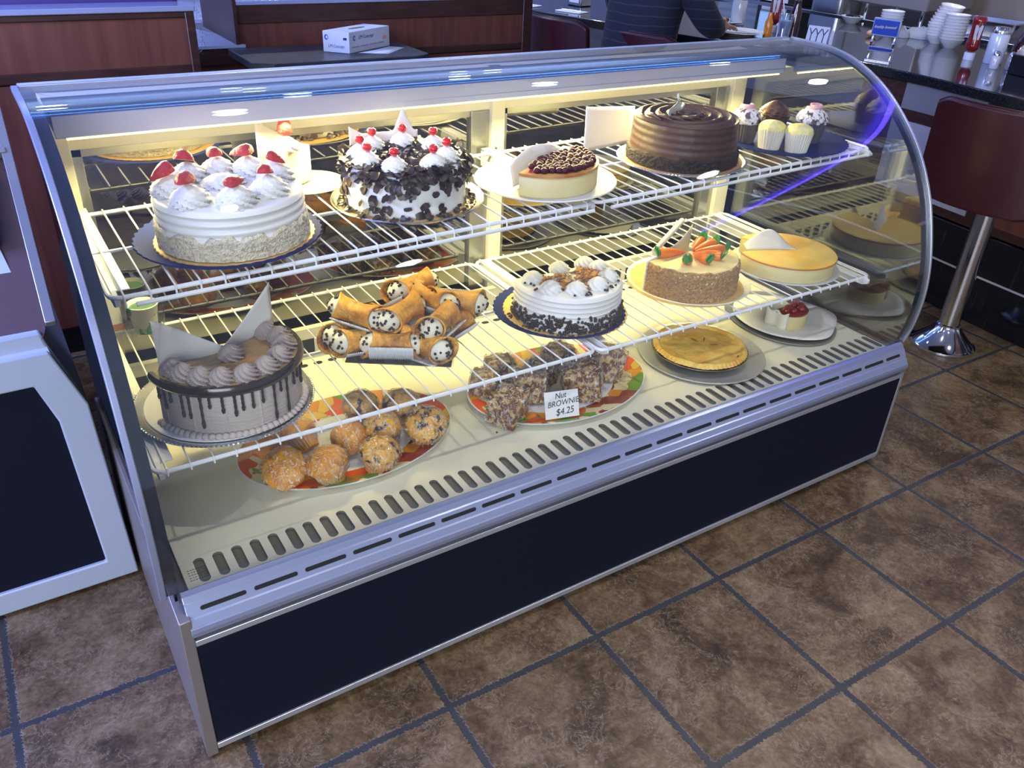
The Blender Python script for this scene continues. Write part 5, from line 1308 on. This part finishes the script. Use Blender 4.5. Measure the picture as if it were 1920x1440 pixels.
def sugar(label, loc, s=1):
    t = thing('sugar_dispenser', label, 'sugar dispenser', loc, 0, 'glass sugar dispensers')
    obj('jar', MB().lathe([(0, 0), (.034*s, 0), (.036*s, .004), (.036*s, .105*s), (.032*s, .115*s), (0, .115*s)], 28, rad=lambda a, r, z: (r*(1+.025*abs(math.cos(5*a))), z)), mat('sugar_in_glass', (.66, .72, .84), .18, coat=.5), t)
    obj('lid', MB().lathe([(0, .115*s), (.034*s, .115*s), (.035*s, .126*s), (.028*s, .138*s), (0, .141*s)], 28), CHROME, t)
    return t
sugar('sugar dispenser with a chrome lid, beside the ketchup at the right edge', (3.64, 1.255, CZ+.0005), 1.18)
sugar('sugar dispenser with a chrome lid, just right of the seated person', (3.31, 2.62, CZ+.0005), 1.15)
# syrup bottle
sy = thing('syrup_bottle', 'dark syrup bottle with a red cap and an oval cream label', 'syrup bottle', (3.80, 1.215, CZ+.0005), R(-45))
obj('bottle', MB().lathe([(0, 0), (.046, 0), (.048, .01), (.047, .07), (.036, .105), (.020, .135), (.017, .175), (0, .175)], 32), mat('dark_syrup', (.03, .006, .006), .1, coat=.8), sy)
obj('cap', MB().lathe([(0, .175), (.019, .175), (.018, .198), (0, .200)], 20), mat('red_cap', (.65, .03, .03), .3), sy)
obj('oval_label', MB().prism([(.026*math.cos(2*PI*i/24), .058 + .036*math.sin(2*PI*i/24)) for i in range(24)], 'y', -.0495, -.0455), mat('cream_label', (.75, .70, .58), .5, col2=(.6, .35, .2), scale=60, ramp=(.6, .7)), sy)
for i, (a, b_, mt, lb) in enumerate(((3.50, 1.165, 'salt_glass', 'small glass salt shaker with a metal top, in front of the syrup bottle'), (3.545, 1.115, 'pepper_glass', 'second small glass shaker, half hidden by the black condiment caddy'))):
    t = thing('shaker', lb, 'shaker', (a, b_, CZ+.0005), 0, 'glass shakers')
    obj('glass', MB().lathe([(0, 0), (.019, 0), (.021, .004), (.019, .05), (.015, .058), (0, .058)], 20), mat(mt, (.62, .66, .72) if i == 0 else (.35, .36, .38), .15, coat=.5), t)
    obj('metal_top', MB().lathe([(0, .058), (.016, .058), (.016, .068), (.008, .078), (0, .079)], 20), CHROME, t)
cd_ = thing('condiment_caddy', 'black condiment caddy with pale sachets at the far right edge', 'caddy', (3.50, .985, CZ+.0005), R(-10))
obj('caddy_box', MB().box(-.07, .07, -.07, .07, 0, .085), BLACK, cd_, bevel=.004)
o = obj('sachets', MB().box(-.06, .06, -.06, .06, .085, .102), mat('pale_sachets', (.68, .68, .52), .5, col2=(.55, .35, .35), scale=30, ramp=(.5, .6)), cd_)
# bowls
def bowl_stack(n, x, y, lean, label, grp):
    P = [(0, 0), (.028, 0), (.030, .004), (.052, .026), (.062, .046), (.060, .047), (.048, .028), (.0, .006)]
    first = None
    for k in range(n):
        if first is None:
            o = obj('bowl', MB().lathe(P, 32), CERAM); first = o
        else:
            o = first.copy(); C.objects.link(o)
        o.location = (x + lean[0]*max(0, k-4), y + lean[1]*max(0, k-4), CZ + .0005 + .0145*k); o.rotation_euler = (R(2.0*max(0, k-4))*lean[2], 0, 0)
        tag(o, label + (', topmost' if k == n-1 else ', lowest' if k == 0 else ''), 'bowl', grp)
        if 0 < k < n-1: o['label'] = label + ', in the middle of its stack'
bowl_stack(11, 3.945, 1.765, (.004, -.004, .6), 'white bowl of the leaning stack', 'white bowls in the leaning stack')
bowl_stack(9, 3.885, 1.640, (.0, .0, 0), 'white bowl of the straight stack beside the leaning one', 'white bowls in the straight stack')
bowl_stack(7, 3.88, 2.02, (0, 0, 0), 'white bowl stacked behind the blue sign', 'white bowls behind the blue sign')
o = obj('bun', MB().blob((0, 0, .018), .032, .028, .018, 16, 8), mat('orange_bun', (.70, .42, .20), .5)); o.location = (3.76, 2.035, CZ+.001); tag(o, 'small pale orange bun in front of the bowls behind the blue sign', 'bread roll')
for i, (a, b_, c_) in enumerate(((4.05, 1.93, 1.0), (3.95, 1.99, .55))):
    m = MB().grid(lambda u, v: (lambda aa, bb: (.085*c_*math.cos(bb)*math.cos(aa), .10*c_*math.cos(bb)*math.sin(aa), .052*math.sin(bb)*(1+.3*noise.noise(Vector((u*6, v*4, i)))) ))(2*PI*u, PI/2*v), 32, 12, None, True)
    o = obj('kitchen_towel', m, mat('grey_towel', (.34, .38, .44), .8, bump=.4, bscale=60)); o.location = (a, b_, CZ+.001); tag(o, ('crumpled grey towel left of the leaning bowl stack', 'small crumpled towel right beside the blue sign stand')[i], 'towel')
# blue sign stand
sg = thing('counter_sign', 'chrome stand with a blue sign reading freshly brewed', 'sign', (3.09, 1.49, CZ+.0005), math.atan2(-.095, .032))
SW = .100
bl = mat('blue_sign_card', (.004, .045, .36), .3, coat=.4); FRM = mat('silver_sign_frame', (.42, .46, .58), .25, .6)
obj('upper_frame', MB().box(-SW/2-.012, SW/2+.012, -.004, .004, .108, .185), FRM, sg, bevel=.002)
obj('blue_card', MB().box(-SW/2-.007, SW/2+.007, -.0055, -.0038, .114, .178), bl, sg)
text('freshly brewed', .0175, mat('gold_script', (.80, .76, .52), .4), sg, (-SW/2-.003, -.0064, .140), (R(90), R(-3), 0), .45, 'script', .0003, .93)
obj('lower_bar', MB().box(-SW/2-.008, SW/2+.008, -.006, .006, .040, .062), FRM, sg, bevel=.002)
obj('lower_blue_strip', MB().box(-SW/2-.004, SW/2+.004, -.0075, -.0058, .046, .059), mat('dim_blue_strip', (.01, .04, .20), .3), sg)
for sx_ in (-1, 1):
    obj('post', MB().lathe([(0, 0), (.009, 0), (.006, .006), (.0055, .075), (.009, .080), (.0055, .085), (.0055, .110), (0, .110)], 16, c=(sx_*SW/2, 0, 0)), CHROME, sg)
obj('base_plate', MB().box(-SW/2-.008, SW/2+.008, -.02, .02, 0, .004), CHROME, sg, bevel=.001)
# plates and napkins in front of the person
def dinner(label, x, y, r, z=CZ+.0005):
    return lath('dinner_plate', [(0, 0), (r*.6, 0), (r*.64, .004), (r, .018), (r*.98, .020), (r*.62, .008), (0, .006)], CERAM, label, 'plate', (x, y, z), 40, 0, 'plates by the seated person')
dinner('white oval plate with a rim, right of the seated person', 3.02, 2.32, .135)
dinner('white plate with food leftovers, behind the larger plate', 3.24, 2.66, .105)
fd = obj('food_scraps', MB().blob((0, 0, 0), .035, .022, .014, 14, 8, jit=.5), mat('toast_bits', (.60, .42, .18), .7, col2=(.12, .03, .02), scale=40)); fd.location = (3.24, 2.66, CZ+.022); tag(fd, 'food scraps on the plate behind the larger plate', 'food')
nm = MB().grid(lambda u, v: (2.87+.20*u+.09*v, 2.42-.22*u+.02*v, CZ+.021+.006*math.sin(4*u+3*v)), 10, 8)
o = obj('napkin', nm, WPLAST, solid=.001, recalc=False); tag(o, 'white paper napkin hanging over the counter edge beside the seated person', 'napkin')
gl = thing('water_glass', 'tall clear glass of water with a straw', 'glass', (3.085, 2.075, CZ+.0005))
obj('tumbler', MB().lathe([(0, 0), (.028, 0), (.038, .13), (.036, .13), (.027, .006), (0, .006)], 28), glassy('tumbler_glass', (.85, .88, .92), (1, 1, 1), extra=.10), gl)
obj('water', MB().lathe([(0, .007), (.026, .007), (.034, .10), (0, .10)], 24), mat('ice_water', (.42, .46, .58), .1, coat=.5), gl)
obj('straw', MB().tube([(.0, 0, .01), (-.012, .006, .12), (-.03, .016, .20)], .003, 8), WPLAST, gl)
lath('hot_sauce_bottle', [(0, 0), (.020, 0), (.021, .004), (.021, .075), (.012, .095), (.010, .12), (0, .121)], mat('orange_sauce', (.75, .26, .02), .2, coat=.4), 'small orange hot sauce bottle in front of the ketchup', 'sauce bottle', (3.11, 2.205, CZ+.0005))
lath('pepper_shaker', [(0, 0), (.018, 0), (.016, .05), (.018, .052), (.014, .07), (0, .074)], mat('grey_shaker', (.45, .47, .50), .2, .6), 'small metal pepper shaker between the ketchup and the glass', 'shaker', (3.30, 2.27, CZ+.0005))
lath('syrup_bottle', [(0, 0), (.030, 0), (.032, .10), (.018, .14), (.020, .16), (0, .17)], mat('dark_syrup', (.03, .006, .006), .1, coat=.8), 'dark round bottle behind the water glass', 'syrup bottle', (3.42, 2.30, CZ+.0005))
cdp = obj('menu_card', MB().box(-.055, .055, -.0015, .0015, 0, .085), mat('menu_white', (.60, .63, .70), .4)); cdp.location = (3.20, 1.955, CZ+.001); cdp.rotation_euler = (R(-14), 0, math.atan2(-.12, .05)); tag(cdp, 'white menu card with three dark forked lines, right of the water glass', 'menu card')
for k in range(3):
    x_ = -.032 + .032*k
    o = obj('forked_line', MB().tube([(x_, -.003, .008), (x_, -.003, .045), (x_-.012, -.003, .072)], .0022, 6).tube([(x_, -.003, .045), (x_+.016, -.003, .074)], .0022, 6), mat('print_black', (.03, .03, .03), .6), cdp)

# ------------------------------------------------------------------ back bar
bb = thing('back_bar', 'steel back bar behind the lunch counter', 'cabinet', (4.8, 2.0, 0))
obj('cabinet_body', MB().box(-.28, .5, -3.0, 3.2, 0, .90), mat('dark_steel_cabinet', (.06, .06, .065), .4, .4), bb)
obj('steel_top', MB().box(-.30, .5, -3.0, 3.2, .90, .94), STEEL, bb, bevel=.004)
def boxthing(name, label, cat, x0, x1, y0, y1, z0, z1, m, bev=.01):
    o = obj(name, MB().box(-(x1-x0)/2, (x1-x0)/2, -(y1-y0)/2, (y1-y0)/2, 0, z1-z0), m, bevel=bev); o.location = ((x0+x1)/2, (y0+y1)/2, z0); return tag(o, label, cat)
boxthing('steel_hood', 'large dull steel box over the back bar, behind the leaning bowls', 'steel box', 4.62, 5.1, 2.30, 2.86, 1.02, 1.6, mat('dull_steel', (.34, .32, .30), .4, .5))
hood = bpy.data.objects['steel_hood']
for a in (2.36, 2.55, 2.78):
    o = obj('short_leg', MB().lathe([(0, 0), (.012, 0), (.012, .0795), (0, .0795)], 12), CHROME, hood); o.location = (4.68-4.86, a-2.58, -.0795)
pn = thing('steel_pan', 'open stainless steel pan on the back bar, behind the bowls', 'pan', (4.72, 1.92, .9405), R(8))
pm_ = MB(); 
for a in (ringprism,): pass
ou = rounded(-.15, .15, -.20, .20, .03); inn = rounded(-.12, .12, -.17, .17, .025)
n_ = len(ou); vs = [(a, b_, .085) for a, b_ in ou] + [(a, b_, .085) for a, b_ in inn] + [(a*.9, b_*.9, .01) for a, b_ in inn] + [(a*.93, b_*.93, 0) for a, b_ in inn] + [(a, b_, .078) for a, b_ in ou]
fs = []
for i in range(n_):
    j = (i+1) % n_; fs += [[i, j, n_+j, n_+i], [n_+i, n_+j, 2*n_+j, 2*n_+i], [4*n_+i, 3*n_+i, 3*n_+j, 4*n_+j], [i, 4*n_+i, 4*n_+j, j]]
fs += [list(range(2*n_, 3*n_)), list(range(3*n_, 4*n_))[::-1]]
obj('pan_body', MB().add(vs, fs), STEEL, pn)
boxthing('dark_machine', 'dark machine housing under the steel pan', 'machine', 4.56, 5.0, 1.0, 1.60, .9405, 1.0, mat('dark_housing', (.07, .07, .075), .35, .4))
o = obj('blue_hose', MB().tube([(5.0, 1.92, 1.32), (4.97, 1.86, 1.22), (5.02, 1.84, 1.12), (5.02, 1.84, 1.04), (5.02, 1.86, .98), (5.02, 1.92, .953)], .011, 8), mat('blue_rubber', (.015, .03, .17), .4)); tag(o, 'dark blue hose curling on the beige wall above the steel pan', 'hose')
tvm = boxthing('coffee_machine', 'black machine with a pale blue lit screen behind the glass of water', 'coffee machine', 4.55, 4.95, 3.22, 3.62, .9405, 1.35, mat('machine_black', (.02, .02, .022), .3))
o = obj('screen', MB().box(-.204, -.2, -.18, .16, .085, .36), mat('lit_screen', (.2, .35, .6), .3, emis=(.35, .6, 1.0), estr=.7), tvm)
o = obj('white_notice', MB().box(-.207, -.201, -.08, .15, .010, .070), WPLAST, tvm)
dsp = thing('drink_dispenser', 'clear topped steel drink dispenser left of the blue sign', 'dispenser', (4.62, 2.98, .9405))
obj('steel_body', MB().prism(rounded(-.12, .12, -.13, .13, .04), 'z', 0, .12), STEEL, dsp)
obj('clear_tank', MB().prism(rounded(-.11, .11, -.12, .12, .05), 'z', .12, .45), mat('bluish_tank', (.30, .36, .48), .15, coat=.6), dsp)
lath('serving_bowl', [(0, 0), (.03, 0), (.07, .04), (.068, .042), (.0, .01)], CERAM, 'white bowl of dark pieces in front of the drink dispenser', 'bowl', (4.14, 2.47, CZ+.0005))
o = obj('dark_pieces', MB().blob((0, 0, .03), .045, .045, .012, 14, 8, jit=.6), BLACK); o.location = (4.14, 2.47, CZ+.008); tag(o, 'dark pieces heaped in the white bowl by the dispenser', 'food')
# pale slatted screen behind the sugar dispenser
sc_ = thing('slatted_panel', 'pale slatted panel on the back wall behind the sugar dispenser', 'panel', (5.0, 3.9, .9405))
m = MB()
for k in range(9): m.box(-.01, .01, -.62, .55, .02+.055*k, .065+.055*k)
obj('slats', m, mat('pale_slat', (.46, .52, .56), .4), sc_, bevel=.002)
obj('backing', MB().box(.010, .02, -.62, .55, 0, .55), mat('slat_backing', (.30, .34, .40), .6), sc_)
boxthing('white_container', 'white container with a blue lid under the slatted panel', 'container', 4.5, 4.62, 3.68, 3.95, .9405, 1.00, mat('blue_white_tub', (.40, .46, .80), .4))
# objects on the far end of the counter by the rear booth
for i, (a, b_) in enumerate(((2.62, 3.30), (2.50, 3.62))):
    t = thing('table_setting', ('folded white napkin with cutlery on the counter above the grey panel', 'folded white napkin with cutlery at the far end of the counter')[i], 'napkin', (a, b_, CZ+.0005), R(20), 'napkins with cutlery')
    obj('napkin', MB().prism(rounded(-.05, .05, -.09, .09, .008), 'z', 0, .006), WPLAST, t, bevel=.002)
    obj('fork', MB().tube([(0, -.07, .008), (0, .07, .009)], .003, 6), STEEL, t)
nd = thing('napkin_dispenser', 'steel napkin dispenser at the far end of the counter', 'napkin dispenser', (2.86, 3.55, CZ+.0005), R(10))
obj('housing', MB().box(-.05, .05, -.06, .06, 0, .13), STEEL, nd, bevel=.006)
obj('napkins', MB().box(-.052, -.03, -.04, .04, .02, .11), WPLAST, nd)
